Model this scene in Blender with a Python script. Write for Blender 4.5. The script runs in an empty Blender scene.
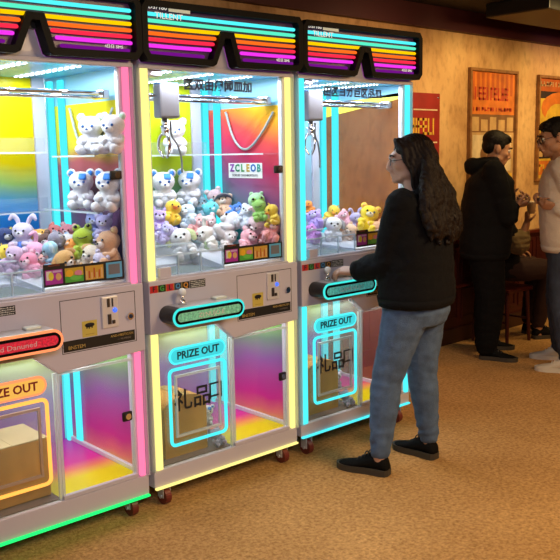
import bpy, bmesh, math, random
from mathutils import Vector, Matrix, noise, Euler
random.seed(7)
S = bpy.context.scene
C = S.collection
V = Vector
PI = math.pi
R = math.radians

# ------------------------------------------------------------------ materials
_m = {}
def mat(name, col=(.8, .8, .8), rough=.5, metal=0., emit=None, es=0., bump=0., bscale=60., var=0., vscale=8., sheen=0., coat=0., spec=None, alpha=None):
    if name in _m: return _m[name]
    m = bpy.data.materials.new(name); m.use_nodes = True
    nt = m.node_tree; b = nt.nodes['Principled BSDF']
    b.inputs['Base Color'].default_value = (*col, 1)
    b.inputs['Roughness'].default_value = rough
    b.inputs['Metallic'].default_value = metal
    if sheen: b.inputs['Sheen Weight'].default_value = sheen
    if coat: b.inputs['Coat Weight'].default_value = coat
    if spec is not None: b.inputs['Specular IOR Level'].default_value = spec
    if alpha is not None: b.inputs['Alpha'].default_value = alpha
    if emit is not None:
        b.inputs['Emission Color'].default_value = (*emit, 1); b.inputs['Emission Strength'].default_value = es
    if var or bump:
        tc = nt.nodes.new('ShaderNodeTexCoord')
        if var:
            n = nt.nodes.new('ShaderNodeTexNoise'); n.inputs['Scale'].default_value = vscale; n.inputs['Detail'].default_value = 5
            r = nt.nodes.new('ShaderNodeValToRGB')
            r.color_ramp.elements[0].position = .3; r.color_ramp.elements[1].position = .7
            r.color_ramp.elements[0].color = (*[c * (1 - var) for c in col], 1)
            r.color_ramp.elements[1].color = (*[min(1, c * (1 + var)) for c in col], 1)
            nt.links.new(tc.outputs['Object'], n.inputs['Vector']); nt.links.new(n.outputs['Fac'], r.inputs['Fac']); nt.links.new(r.outputs['Color'], b.inputs['Base Color'])
        if bump:
            n = nt.nodes.new('ShaderNodeTexNoise'); n.inputs['Scale'].default_value = bscale; n.inputs['Detail'].default_value = 4
            bp = nt.nodes.new('ShaderNodeBump'); bp.inputs['Strength'].default_value = bump; bp.inputs['Distance'].default_value = .01
            nt.links.new(tc.outputs['Object'], n.inputs['Vector']); nt.links.new(n.outputs['Fac'], bp.inputs['Height']); nt.links.new(bp.outputs['Normal'], b.inputs['Normal'])
    _m[name] = m
    return m

def neon(name, col, s):
    if name in _m: return _m[name]
    m = bpy.data.materials.new(name); m.use_nodes = True
    nt = m.node_tree; nt.nodes.clear()
    o = nt.nodes.new('ShaderNodeOutputMaterial'); e = nt.nodes.new('ShaderNodeEmission')
    e.inputs['Color'].default_value = (*col, 1); e.inputs['Strength'].default_value = s
    nt.links.new(e.outputs[0], o.inputs[0]); _m[name] = m
    return m

def glass(name, tint=(1, 1, 1), haze=0., hazecol=(1, 1, 1), refl=.5, base=.03):
    """thin clear pane: transparent, a grazing-angle gloss and optionally a little milky haze"""
    if name in _m: return _m[name]
    m = bpy.data.materials.new(name); m.use_nodes = True
    nt = m.node_tree; nt.nodes.clear()
    o = nt.nodes.new('ShaderNodeOutputMaterial'); t = nt.nodes.new('ShaderNodeBsdfTransparent'); t.inputs[0].default_value = (*tint, 1)
    g = nt.nodes.new('ShaderNodeBsdfGlossy'); g.inputs['Roughness'].default_value = .03
    lw = nt.nodes.new('ShaderNodeLayerWeight'); lw.inputs['Blend'].default_value = .5
    p = nt.nodes.new('ShaderNodeMath'); p.operation = 'POWER'; p.inputs[1].default_value = 4
    q = nt.nodes.new('ShaderNodeMath'); q.operation = 'MULTIPLY_ADD'; q.inputs[1].default_value = refl; q.inputs[2].default_value = base
    nt.links.new(lw.outputs['Facing'], p.inputs[0]); nt.links.new(p.outputs[0], q.inputs[0])
    x = nt.nodes.new('ShaderNodeMixShader'); nt.links.new(q.outputs[0], x.inputs[0])
    src = t.outputs[0]
    if haze:
        d = nt.nodes.new('ShaderNodeBsdfDiffuse'); d.inputs[0].default_value = (*hazecol, 1)
        tr = nt.nodes.new('ShaderNodeBsdfTranslucent'); tr.inputs[0].default_value = (*hazecol, 1)
        ad = nt.nodes.new('ShaderNodeMixShader'); ad.inputs[0].default_value = .5
        nt.links.new(d.outputs[0], ad.inputs[1]); nt.links.new(tr.outputs[0], ad.inputs[2])
        h = nt.nodes.new('ShaderNodeMixShader'); h.inputs[0].default_value = haze
        nt.links.new(t.outputs[0], h.inputs[1]); nt.links.new(ad.outputs[0], h.inputs[2]); src = h.outputs[0]
    nt.links.new(src, x.inputs[1]); nt.links.new(g.outputs[0], x.inputs[2]); nt.links.new(x.outputs[0], o.inputs[0])
    _m[name] = m
    return m

def gradient(name, stops, axis='Z', wob=.12, es=.0, rough=.35, skew=0., skew_axis='Y'):
    """printed film with a colour blend along one axis of the object (object coordinates, metres)"""
    if name in _m: return _m[name]
    m = bpy.data.materials.new(name); m.use_nodes = True
    nt = m.node_tree; b = nt.nodes['Principled BSDF']; b.inputs['Roughness'].default_value = rough; b.inputs['Specular IOR Level'].default_value = .2
    tc = nt.nodes.new('ShaderNodeTexCoord'); sp = nt.nodes.new('ShaderNodeSeparateXYZ'); nt.links.new(tc.outputs['Object'], sp.inputs[0])
    n = nt.nodes.new('ShaderNodeTexNoise'); n.inputs['Scale'].default_value = 3.; n.inputs['Detail'].default_value = 2
    nt.links.new(tc.outputs['Object'], n.inputs['Vector'])
    a = nt.nodes.new('ShaderNodeMath'); a.operation = 'MULTIPLY_ADD'; a.inputs[1].default_value = wob; nt.links.new(n.outputs['Fac'], a.inputs[0]); nt.links.new(sp.outputs[axis], a.inputs[2])
    out = a
    if skew:
        k = nt.nodes.new('ShaderNodeMath'); k.operation = 'MULTIPLY_ADD'; k.inputs[1].default_value = skew
        nt.links.new(sp.outputs[skew_axis], k.inputs[0]); nt.links.new(a.outputs[0], k.inputs[2]); out = k
    lo, hi = stops[0][0], stops[-1][0]
    mr = nt.nodes.new('ShaderNodeMapRange'); mr.inputs['From Min'].default_value = lo + wob * .5; mr.inputs['From Max'].default_value = hi + wob * .5
    nt.links.new(out.outputs[0], mr.inputs['Value'])
    r = nt.nodes.new('ShaderNodeValToRGB'); cr = r.color_ramp
    for i, (p, c) in enumerate(stops):
        f = (p - lo) / (hi - lo)
        e = cr.elements[i] if i < 2 else cr.elements.new(f)
        e.position = f; e.color = (*c, 1)
    nt.links.new(mr.outputs[0], r.inputs['Fac']); nt.links.new(r.outputs['Color'], b.inputs['Base Color'])
    if es:
        nt.links.new(r.outputs['Color'], b.inputs['Emission Color']); b.inputs['Emission Strength'].default_value = es
    _m[name] = m
    return m

# ------------------------------------------------------------------ mesh helpers
def add_box(bm, c, s, bev=0., rot=None):
    g = bmesh.ops.create_cube(bm, size=1); vs = g['verts']
    bmesh.ops.scale(bm, vec=s, verts=vs)
    if bev:
        es = list({e for v in vs for e in v.link_edges})
        r = bmesh.ops.bevel(bm, geom=es, offset=bev, segments=2, affect='EDGES', profile=.6)
        vs = list({v for f in r['faces'] for v in f.verts} | {v for v in vs if v.is_valid})
    if rot is not None: bmesh.ops.rotate(bm, cent=(0, 0, 0), matrix=rot, verts=vs)
    bmesh.ops.translate(bm, vec=c, verts=vs)
    return vs
def bxr(bm, x0, x1, y0, y1, z0, z1, bev=0.):
    return add_box(bm, ((x0 + x1) / 2, (y0 + y1) / 2, (z0 + z1) / 2), (x1 - x0, y1 - y0, z1 - z0), bev)
def add_ell(bm, c, r, rot=None, sub=2):
    g = bmesh.ops.create_icosphere(bm, subdivisions=sub, radius=1); vs = g['verts']
    bmesh.ops.scale(bm, vec=(r, r, r) if isinstance(r, (int, float)) else r, verts=vs)
    if rot is not None: bmesh.ops.rotate(bm, cent=(0, 0, 0), matrix=rot, verts=vs)
    bmesh.ops.translate(bm, vec=c, verts=vs)
    return vs
def rings_mesh(bm, rings, cap=True):
    """rings: list of lists of points, all the same length"""
    rv = [[bm.verts.new(p) for p in r] for r in rings]
    n = len(rv[0])
    for a, b in zip(rv, rv[1:]):
        for i in range(n):
            bm.faces.new((a[i], a[(i + 1) % n], b[(i + 1) % n], b[i]))
    if cap:
        bm.faces.new(list(reversed(rv[0]))); bm.faces.new(rv[-1])
def ell_ring(c, ax, ay, rx, ry, n=18, p=2.):
    out = []
    for i in range(n):
        t = 2 * PI * i / n; cx, sy = math.cos(t), math.sin(t)
        if p != 2.:
            cx = math.copysign(abs(cx) ** (2 / p), cx); sy = math.copysign(abs(sy) ** (2 / p), sy)
        out.append(V(c) + V(ax) * (rx * cx) + V(ay) * (ry * sy))
    return out
def spline(pts, n=8):
    P = [V(p) for p in pts]
    if len(P) < 3:
        return [P[0].lerp(P[1], i / n) for i in range(n + 1)]
    Q = [P[0] * 2 - P[1]] + P + [P[-1] * 2 - P[-2]]
    out = []
    for i in range(1, len(Q) - 2):
        p0, p1, p2, p3 = Q[i - 1:i + 3]
        for k in range(n):
            t = k / n
            out.append(.5 * ((2 * p1) + (p2 - p0) * t + (2 * p0 - 5 * p1 + 4 * p2 - p3) * t * t + (3 * p1 - p0 - 3 * p2 + p3) * t ** 3))
    out.append(P[-1])
    return out
def add_tube(bm, pts, rad, seg=10, smooth=0, cap=True, closed=False, flat=None):
    """tube along pts, rad a number or a list; flat=(axis, factor) squashes the section along axis"""
    P = [V(p) for p in pts]
    rr = list(rad) if isinstance(rad, (list, tuple)) else [rad] * len(P)
    if smooth:
        n0 = len(P); P2 = spline(P, smooth); m = len(P2)
        rr = [rr[min(n0 - 1, int(i / smooth))] * (1 - (i / smooth) % 1) + rr[min(n0 - 1, int(i / smooth) + 1)] * ((i / smooth) % 1) for i in range(m)]
        P = P2
    up = None; rings = []; N = len(P)
    for i in range(N):
        if closed: d = P[(i + 1) % N] - P[i - 1]
        else: d = P[min(i + 1, N - 1)] - P[max(i - 1, 0)]
        d = d.normalized()
        if up is None:
            up = V((0, 0, 1)) if abs(d.z) < .9 else V((0, 1, 0))
        s = d.cross(up).normalized(); up = s.cross(d).normalized()
        ring = []
        for k in range(seg):
            t = 2 * PI * k / seg
            off = s * (rr[i] * math.cos(t)) + up * (rr[i] * math.sin(t))
            if flat: off = off - flat[0] * (off.dot(flat[0]) * (1 - flat[1]))
            ring.append(P[i] + off)
        rings.append(ring)
    if closed:
        rings.append(rings[0][:]); rings_mesh(bm, rings, False)
        bmesh.ops.remove_doubles(bm, verts=bm.verts[:], dist=1e-6)
    else: rings_mesh(bm, rings, cap)
def add_limb(bm, pts, rads, seg=14, sm=5):
    """tapering limb with rounded ends"""
    add_tube(bm, pts, rads, seg, sm)
    add_ell(bm, pts[0], rads[0], sub=2); add_ell(bm, pts[-1], rads[-1], sub=2)
def add_prism(bm, poly, y0, y1):
    """poly of (x, z) extruded along y"""
    a = [bm.verts.new((x, y0, z)) for x, z in poly]; b = [bm.verts.new((x, y1, z)) for x, z in poly]
    n = len(poly)
    fs = [bm.faces.new(a), bm.faces.new(list(reversed(b)))]
    for i in range(n): fs.append(bm.faces.new((a[i], b[i], b[(i + 1) % n], a[(i + 1) % n])))
    bmesh.ops.recalc_face_normals(bm, faces=fs)
def add_frame(bm, outer, inner, y0, y1):
    """closed band between two outlines with the same number of points"""
    n = len(outer); L = []
    for poly, y in ((outer, y0), (inner, y0), (inner, y1), (outer, y1)): L.append([bm.verts.new((x, y, z)) for x, z in poly])
    fs = []
    for k in range(4):
        A, B = L[k], L[(k + 1) % 4]
        for i in range(n): fs.append(bm.faces.new((A[i], A[(i + 1) % n], B[(i + 1) % n], B[i])))
    bmesh.ops.recalc_face_normals(bm, faces=fs)
def rrect(x0, x1, z0, z1, r, n=5):
    out = []
    for cx, cz, a0 in ((x1 - r, z1 - r, 0), (x0 + r, z1 - r, 90), (x0 + r, z0 + r, 180), (x1 - r, z0 + r, 270)):
        for i in range(n + 1):
            a = R(a0 + 90 * i / n); out.append((cx + r * math.cos(a), cz + r * math.sin(a)))
    return out
def inset(poly, d):
    n = len(poly); out = []
    area = sum(poly[i][0] * poly[(i + 1) % n][1] - poly[(i + 1) % n][0] * poly[i][1] for i in range(n))
    sg = 1 if area > 0 else -1
    for i in range(n):
        p0, p1, p2 = V(poly[i - 1]), V(poly[i]), V(poly[(i + 1) % n])
        e1 = (p1 - p0).normalized(); e2 = (p2 - p1).normalized()
        n1 = V((-e1.y, e1.x)) * sg; n2 = V((-e2.y, e2.x)) * sg
        b = (n1 + n2); b = b / max(.35, b.dot(n1)) 
        out.append((p1.x + b.x * d, p1.y + b.y * d))
    return out
def add_loop_tube(bm, poly, y, r, seg=8):
    add_tube(bm, [(x, y, z) for x, z in poly], r, seg, closed=True)
def add_cyl(bm, a, b, r, seg=16, r2=None): add_tube(bm, [a, b], [r, r if r2 is None else r2], seg)
def add_quad(bm, pts): return bm.faces.new([bm.verts.new(p) for p in pts])

def obj(name, bm, m, parent=None, smooth=False, mods=None, recalc=True):
    me = bpy.data.meshes.new(name)
    if recalc: bmesh.ops.recalc_face_normals(bm, faces=bm.faces[:])
    bm.to_mesh(me); bm.free()
    for x in (m if isinstance(m, (list, tuple)) else [m]): me.materials.append(x)
    if smooth:
        for p in me.polygons: p.use_smooth = True
    o = bpy.data.objects.new(name, me); C.objects.link(o)
    if parent: o.parent = parent
    return o
def empty(name, loc=(0, 0, 0), rz=0.):
    o = bpy.data.objects.new(name, None); C.objects.link(o); o.location = loc; o.rotation_euler = (0, 0, rz); o.empty_display_size = .1
    return o
def tag(o, label, cat, group=None):
    o['label'] = label; o['category'] = cat
    if group: o['group'] = group
    return o
def struct(name, bm, m, smooth=False, label=None):
    o = obj(name, bm, m, None, smooth); o['kind'] = 'structure'
    if label: o['label'] = label
    return o
def bake(o, mods):
    """apply modifiers made by mods(o)"""
    mods(o)
    bpy.context.view_layer.update()
    dg = bpy.context.evaluated_depsgraph_get()
    me = bpy.data.meshes.new_from_object(o.evaluated_get(dg))
    old = o.data; mm = [x for x in old.materials]
    o.modifiers.clear(); o.data = me; bpy.data.meshes.remove(old)
    me.materials.clear()
    for x in mm: me.materials.append(x)
    for p in me.polygons: p.use_smooth = True; p.material_index = 0
    return o
def organic(name, bm, m, parent, voxel=.008, it=4, fac=.5, fold=None):
    """fuse overlapping closed shapes into one continuous skin; fold(v)->outward offset makes cloth folds"""
    o = obj(name, bm, m, parent)
    def mods(o):
        r = o.modifiers.new('r', 'REMESH'); r.mode = 'VOXEL'; r.voxel_size = voxel
        s = o.modifiers.new('s', 'SMOOTH'); s.iterations = it; s.factor = fac
    bake(o, mods)
    if fold:
        ns = [v.normal.copy() for v in o.data.vertices]
        for v, n in zip(o.data.vertices, ns): v.co += n * fold(v.co)
    return o
_fc = {}
def text_mesh(txt, size, ext=.0008, sx=1., bold=.0):
    key = (txt, size, ext, sx, bold)
    if key in _fc: return _fc[key]
    cu = bpy.data.curves.new('t', 'FONT'); cu.body = txt; cu.size = size; cu.extrude = ext; cu.offset = bold
    cu.align_x = 'CENTER'; cu.align_y = 'CENTER'; cu.resolution_u = 2
    o = bpy.data.objects.new('t', cu); C.objects.link(o)
    bpy.context.view_layer.update()
    me = bpy.data.meshes.new_from_object(o.evaluated_get(bpy.context.evaluated_depsgraph_get()))
    bpy.data.objects.remove(o); bpy.data.curves.remove(cu)
    me.transform(Matrix.Diagonal((sx, 1, 1, 1)))
    me.transform(Matrix.Rotation(R(90), 4, 'X'))     # reads from -y
    _fc[key] = me
    return me
def text(name, txt, size, loc, m, parent, ext=.0008, sx=1., bold=0., rot=None):
    me = text_mesh(txt, size, ext, sx, bold).copy()
    me.materials.clear(); me.materials.append(m)
    for p in me.polygons: p.material_index = 0
    o = bpy.data.objects.new(name, me); C.objects.link(o); o.parent = parent; o.location = loc
    if rot: o.rotation_euler = rot
    return o

# ------------------------------------------------------------------ camera
HC, PIT, ROL, YAW, FPX = 1.48, R(8.7274), R(.99925), R(48.0471), 830.
cam = bpy.data.cameras.new('camera'); co = bpy.data.objects.new('camera', cam); C.objects.link(co)
cam.sensor_width = 36; cam.lens = 36 * FPX / 560; cam.clip_start = .05
fw = V((math.cos(YAW) * math.cos(PIT), math.sin(YAW) * math.cos(PIT), -math.sin(PIT)))
rt = V((math.sin(YAW), -math.cos(YAW), 0)); up = rt.cross(fw)
cr, sr = math.cos(ROL), math.sin(ROL)
right = rt * cr - up * sr
upv = up * cr + rt * sr
M = Matrix((right, upv, -fw)).transposed().to_4x4(); M.translation = V((0, 0, HC))
co.matrix_world = M
S.camera = co
S.view_settings.view_transform = 'Standard'
S.view_settings.look = 'None'
S.cycles.max_bounces = 8; S.cycles.transparent_max_bounces = 24; S.cycles.diffuse_bounces = 3; S.cycles.glossy_bounces = 4
S.cycles.caustics_reflective = False; S.cycles.caustics_refractive = False
S.cycles.sample_clamp_indirect = 4.; S.cycles.use_denoising = True
w = bpy.data.worlds.new('w'); S.world = w; w.use_nodes = True
w.node_tree.nodes['Background'].inputs[0].default_value = (.02, .015, .012, 1)

# ------------------------------------------------------------------ the room
def plaster():
    m = mat('plaster', (.60, .36, .15), .85, bump=.35, bscale=26)
    nt = m.node_tree; b = nt.nodes['Principled BSDF']
    tc = nt.nodes.new('ShaderNodeTexCoord')
    mp = nt.nodes.new('ShaderNodeMapping'); mp.inputs['Scale'].default_value = (1, 1, .55); nt.links.new(tc.outputs['Object'], mp.inputs[0])
    n1 = nt.nodes.new('ShaderNodeTexNoise'); n1.inputs['Scale'].default_value = 2.6; n1.inputs['Detail'].default_value = 9; n1.inputs['Roughness'].default_value = .65
    n2 = nt.nodes.new('ShaderNodeTexNoise'); n2.inputs['Scale'].default_value = 22; n2.inputs['Detail'].default_value = 6
    nt.links.new(mp.outputs[0], n1.inputs['Vector']); nt.links.new(mp.outputs[0], n2.inputs['Vector'])
    r1 = nt.nodes.new('ShaderNodeValToRGB'); e = r1.color_ramp.elements
    e[0].position = .30; e[0].color = (.36, .18, .06, 1); e[1].position = .68; e[1].color = (.70, .45, .20, 1)
    x = r1.color_ramp.elements.new(.47); x.color = (.58, .34, .14, 1)
    r2 = nt.nodes.new('ShaderNodeValToRGB'); e = r2.color_ramp.elements
    e[0].position = .28; e[0].color = (.62, .58, .52, 1); e[1].position = .5; e[1].color = (1, 1, 1, 1)
    nt.links.new(n1.outputs['Fac'], r1.inputs[0]); nt.links.new(n2.outputs['Fac'], r2.inputs[0])
    mx = nt.nodes.new('ShaderNodeMixRGB'); mx.blend_type = 'MULTIPLY'; mx.inputs[0].default_value = .7
    nt.links.new(r1.outputs[0], mx.inputs[1]); nt.links.new(r2.outputs[0], mx.inputs[2]); nt.links.new(mx.outputs[0], b.inputs['Base Color'])
    return m
def carpet():
    m = mat('carpet', (.45, .29, .15), .95, bump=.6, bscale=95, spec=.15)
    nt = m.node_tree; b = nt.nodes['Principled BSDF']
    tc = nt.nodes.new('ShaderNodeTexCoord')
    n1 = nt.nodes.new('ShaderNodeTexNoise'); n1.inputs['Scale'].default_value = 58; n1.inputs['Detail'].default_value = 7; n1.inputs['Roughness'].default_value = .7
    n2 = nt.nodes.new('ShaderNodeTexNoise'); n2.inputs['Scale'].default_value = 1.6; n2.inputs['Detail'].default_value = 4
    r1 = nt.nodes.new('ShaderNodeValToRGB'); e = r1.color_ramp.elements
    e[0].position = .30; e[0].color = (.30, .150, .048, 1); e[1].position = .70; e[1].color = (.74, .44, .17, 1)
    r2 = nt.nodes.new('ShaderNodeValToRGB'); e = r2.color_ramp.elements
    e[0].position = .3; e[0].color = (.78, .74, .7, 1); e[1].position = .7; e[1].color = (1, 1, 1, 1)
    for n in (n1, n2): nt.links.new(tc.outputs['Object'], n.inputs['Vector'])
    nt.links.new(n1.outputs['Fac'], r1.inputs[0]); nt.links.new(n2.outputs['Fac'], r2.inputs[0])
    mx = nt.nodes.new('ShaderNodeMixRGB'); mx.blend_type = 'MULTIPLY'; mx.inputs[0].default_value = 1
    nt.links.new(r1.outputs[0], mx.inputs[1]); nt.links.new(r2.outputs[0], mx.inputs[2]); nt.links.new(mx.outputs[0], b.inputs['Base Color'])
    return m
X0r, X1r, Y0r, Y1r, HR = -1.6, 8.6, -2.6, 3.87, 2.5
def bxo(*a, bev=0.):
    bm = bmesh.new(); bxr(bm, *a, bev); return bm
FZ = -.02
struct('floor', bxo(X0r, X1r, Y0r, Y1r, -.12, FZ), carpet())
dark = mat('dark_paint', (.010, .008, .008), .8, bump=.2, bscale=12)
struct('ceiling', bxo(X0r, X1r, Y0r, Y1r, HR, HR + .1), dark)
wallm = plaster()
struct('wall_back', bxo(X0r, X1r, Y1r, Y1r + .1, FZ, HR), wallm)
brown = mat('brown_wall', (.16, .085, .04), .85, bump=.2, bscale=14)
struct('wall_left', bxo(X0r - .1, X0r, Y0r, Y1r, FZ, HR), brown)
struct('wall_right', bxo(X1r, X1r + .1, Y0r, Y1r, FZ, HR), brown)
struct('wall_front', bxo(X0r, X1r, Y0r - .1, Y0r, FZ, HR), brown)
maroon = mat('maroon_paint', (.060, .008, .011), .6, bump=.15, bscale=9)
struct('trim_1', bxo(X0r, X1r, 3.82, Y1r, 2.345, HR), maroon, label='wide maroon band along the top of the plaster wall')
# dark red panelled dado with a cap, a ledge and a baseboard
dred = mat('dark_red_wood', (.050, .008, .006), .38, var=.3, vscale=7)
bm = bmesh.new(); bxr(bm, X0r, X1r, 3.835, Y1r, FZ, .76)
for k in range(20):
    x = 3.2 + k * .27
    add_frame(bm, [(x, .16), (x + .23, .16), (x + .23, .40), (x, .40)], [(x + .02, .18), (x + .21, .18), (x + .21, .38), (x + .02, .38)], 3.826, 3.836)
    add_frame(bm, [(x, .47), (x + .23, .47), (x + .23, .72), (x, .72)], [(x + .02, .49), (x + .21, .49), (x + .21, .70), (x + .02, .70)], 3.826, 3.836)
struct('trim_2', bm, dred, label='dark red panelled wainscot below the plaster')
struct('trim_3', bxo(X0r, X1r, 3.81, Y1r, .76, .79, bev=.008), mat('dark_red_cap', (.09, .014, .008), .3))
struct('trim_4', bxo(X0r, X1r, 3.80, 3.84, .415, .435, bev=.006), mat('dark_red_cap'))
struct('baseboard_back', bxo(X0r, X1r, 3.815, 3.84, FZ, .10, bev=.006), mat('baseboard_wood', (.04, .012, .008), .4))
# black duct under the ceiling near the wall
bm = bmesh.new(); bxr(bm, 5.2, 7.9, 3.05, 3.55, 2.40, 2.498, .01)
du = obj('ceiling_duct', bm, mat('black_metal', (.008, .008, .008), .5)); tag(du, 'black rectangular duct running under the dark ceiling', 'duct')

# ------------------------------------------------------------------ posters on the plaster wall
def layers(name, items, parent):
    """flat print: items = (polygon in x,z ; depth step ; material); one mesh"""
    bm = bmesh.new(); ms = []
    for poly, k, m in items:
        if m not in ms: ms.append(m)
        f = add_quad(bm, [(x, -.0006 * k, z) for x, z in poly]); f.material_index = ms.index(m)
    o = obj(name, bm, ms, parent, recalc=False)
    for p in o.data.polygons:
        if p.normal.y > 0: p.flip()
    return o
def rc(x0, x1, z0, z1): return [(x0, z0), (x1, z0), (x1, z1), (x0, z1)]
def disc(cx, cz, rx, rz, n=18): return [(cx + rx * math.cos(2 * PI * i / n), cz + rz * math.sin(2 * PI * i / n)) for i in range(n)]
def bars(x0, x1, z0, z1, n, m, k, rnd):
    """a line of worn, unreadable block capitals"""
    out = []; w_ = (x1 - x0) / n
    for i in range(n):
        a = x0 + i * w_
        t = rnd.choice('IITLEHF')
        b = a + w_ * .82; s = w_ * .3
        out.append((rc(a, a + s, z0, z1), k, m))
        if t in 'LE': out.append((rc(a, b, z0, z0 + s * 1.1), k, m))
        if t in 'EFT': out.append((rc(a, b, z1 - s * 1.1, z1), k, m))
        if t in 'EFH': out.append((rc(a, b, (z0 + z1) / 2 - s * .5, (z0 + z1) / 2 + s * .5), k, m))
        if t == 'H': out.append((rc(b - s, b, z0, z1), k, m))
    return out
def pm(n, c, v=.25): return mat(n, c, .6, var=v, vscale=9)
P_or, P_dor, P_red, P_tan, P_yel, P_cream, P_brn, P_dk = [pm(*a) for a in (('print_orange', (.62, .17, .02)), ('print_deep_orange', (.45, .10, .015)), ('print_red', (.46, .035, .015)), ('print_tan', (.50, .31, .13)), ('print_yellow', (.68, .42, .04)), ('print_cream', (.66, .52, .32)), ('print_brown', (.20, .09, .03)), ('print_dark', (.035, .02, .015)))]
woodf = mat('poster_frame_wood', (.26, .12, .04), .5, var=.3, vscale=20)
def framed(loc, w_, h, label, items, fm=woodf, ft=.022):
    t = empty('poster', loc); tag(t, label, 'poster', 'posters on the plaster wall')
    bm = bmesh.new(); o = rc(0, w_, 0, h); add_frame(bm, o, inset(o, ft), -.03, 0); obj('frame', bm, fm, t)
    bm = bmesh.new(); bxr(bm, ft * .5, w_ - ft * .5, -.008, 0, ft * .5, h - ft * .5); obj('backing_board', bm, P_brn, t)
    p = layers('print', items, t); p.location = (0, -.009, 0)
    return t
rnd = random.Random(3)
W, H = .66, 1.04
it = [(rc(.02, W - .02, .02, H - .02), 0, P_tan), (rc(.02, W - .02, .69, H - .02), 1, P_or)]
for k in range(9): it.append((rc(.04 + k * .066, .075 + k * .066, .80 + .02 * (k % 3), H - .03), 2, P_dor))
it += bars(.08, .55, .80, .90, 9, P_red, 3, rnd) + bars(.06, .60, .715, .745, 14, P_red, 3, rnd)
it += [(rc(.02, W - .02, .55, .69), 1, P_brn)]
for k in range(5): it.append((rc(.05 + k * .12, .14 + k * .12, .56, .67 - .02 * (k % 2)), 2, P_tan))
it += [(rc(.06, W - .06, .24, .53), 2, P_cream), (disc(.40, .42, .06, .075), 3, P_tan), (rc(.30, .50, .26, .37), 3, P_tan), (disc(.21, .38, .045, .055), 3, P_brn), (rc(.14, .28, .26, .34), 3, P_brn)]
it += [(rc(.04, W - .04, .03, .22), 2, P_yel), (disc(.48, .13, .09, .06), 3, P_dk), (rc(.08, .30, .06, .10), 3, P_brn)]
framed((5.45, 3.868, 1.06), W, H, 'orange vintage poster with red capitals above a cream picture, behind the man in black', it)
W, H = .66, .89
it = [(rc(.02, W - .02, .02, H - .02), 0, P_yel), (rc(.02, W - .02, .76, H - .02), 1, P_dor), (rc(.02, W - .02, .70, .76), 1, P_dk), (disc(.40, .62, .33, .14), 2, P_or), (disc(.33, .47, .21, .19), 3, P_yel), (disc(.27, .52, .025, .03), 4, P_dk), (disc(.39, .50, .025, .03), 4, P_dk), (disc(.33, .42, .07, .03), 4, P_dor)]
it += bars(.05, .62, .80, .84, 12, P_tan, 3, rnd)
it += [(rc(.03, W - .03, .19, .34), 3, P_dk)]
for k in range(7): it.append((rc(.05 + k * .085, .11 + k * .085, .205, .25 + .07 * rnd.random()), 4, P_tan))
it += [(rc(.03, W - .03, .05, .17), 3, P_or)] + bars(.06, .60, .08, .14, 9, P_yel, 4, rnd)
framed((6.43, 3.868, 1.20), W, H, 'yellow vintage poster in a thin wooden frame, cut by the right edge', it)
W, H = .33, .66
t = empty('wall_sign', (4.76, 3.868, 1.23)); tag(t, 'red tin sign with cream block capitals beside the cyan machine', 'sign', 'posters on the plaster wall')
bm = bmesh.new(); add_box(bm, (W / 2, -.006, H / 2), (W, .012, H), .004); obj('plate', bm, mat('red_tin', (.30, .022, .018), .45, var=.2, vscale=6), t)
it = [(rc(.02, W - .03, .535, .545), 1, P_cream), (rc(.02, W - .03, .30, .31), 1, P_cream)] + bars(.015, .30, .36, .48, 5, P_yel, 1, rnd) + bars(.02, .28, .22, .26, 8, P_tan, 1, rnd) + [(rc(.02, W - .04, .05, .16), 1, P_or)]
p = layers('lettering', it, t); p.location = (0, -.0125, 0)
bm = bmesh.new(); add_ell(bm, (W - .022, -.013, H - .03), (.009, .004, .009)); obj('screw', bm, mat('chrome', (.8, .8, .82), .15, 1), t, True)

# ------------------------------------------------------------------ claw machines
MX = [.977, 1.8355, 2.694]; MY = 2.86; MW, MD = .831, .70
gm = mat('warm_grey_metal', (.60, .565, .65), .42, metal=.0, coat=.15)
gm2 = mat('light_grey_metal', (.56, .53, .60), .35, coat=.2)
silver = mat('silver', (.70, .70, .74), .25, 1.)
chrome = mat('chrome')
black = mat('black_plastic', (.008, .008, .009), .35)
blackg = mat('black_gloss', (.003, .003, .004), .45, spec=.12)
white = mat('white_plastic', (.8, .8, .8), .4)
acry = glass('clear_acrylic', (.97, .98, 1), refl=.45, base=.025)
acry_h = glass('milky_acrylic', (.96, .97, 1), haze=.09, hazecol=(.7, .8, .8), refl=.3)
acry_e = mat('acrylic_edge', (.75, .86, .9), .15, alpha=.55)
smoke = glass('smoked_acrylic', (.42, .34, .36), refl=.5, base=.03)
door_gl = glass('door_acrylic', (.93, .98, .96), haze=.06, hazecol=(.6, .85, .7), refl=.4)
NC = dict(cyan=neon('neon_cyan', (.075, .80, .86), 1.3), ringcyan=neon('neon_ring_cyan', (.05, .74, .68), 1.2), teal=neon('neon_teal', (.09, .80, .52), 1.2), yellow=neon('neon_yellow', (1, .82, .24), 1.35),
          ytube=neon('neon_yellow_tube', (1, .58, .0), 1.15), orange=neon('neon_orange', (1, .15, .012), 1.15), red=neon('neon_red', (1, .025, .07), 1.1), magenta=neon('neon_magenta', (.85, .035, .80), 1.15), violet=neon('neon_violet', (.30, .01, .42), .6),
          pink=neon('neon_pink', (1, .17, .33), 1.45), green=neon('neon_green', (.02, .9, .16), 1.5), amber=neon('neon_amber', (1, .42, .07), 1.6), salmon=neon('neon_salmon', (1, .26, .10), 1.4))
led = neon('led_white', (.85, .95, 1), 5.)
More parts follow.
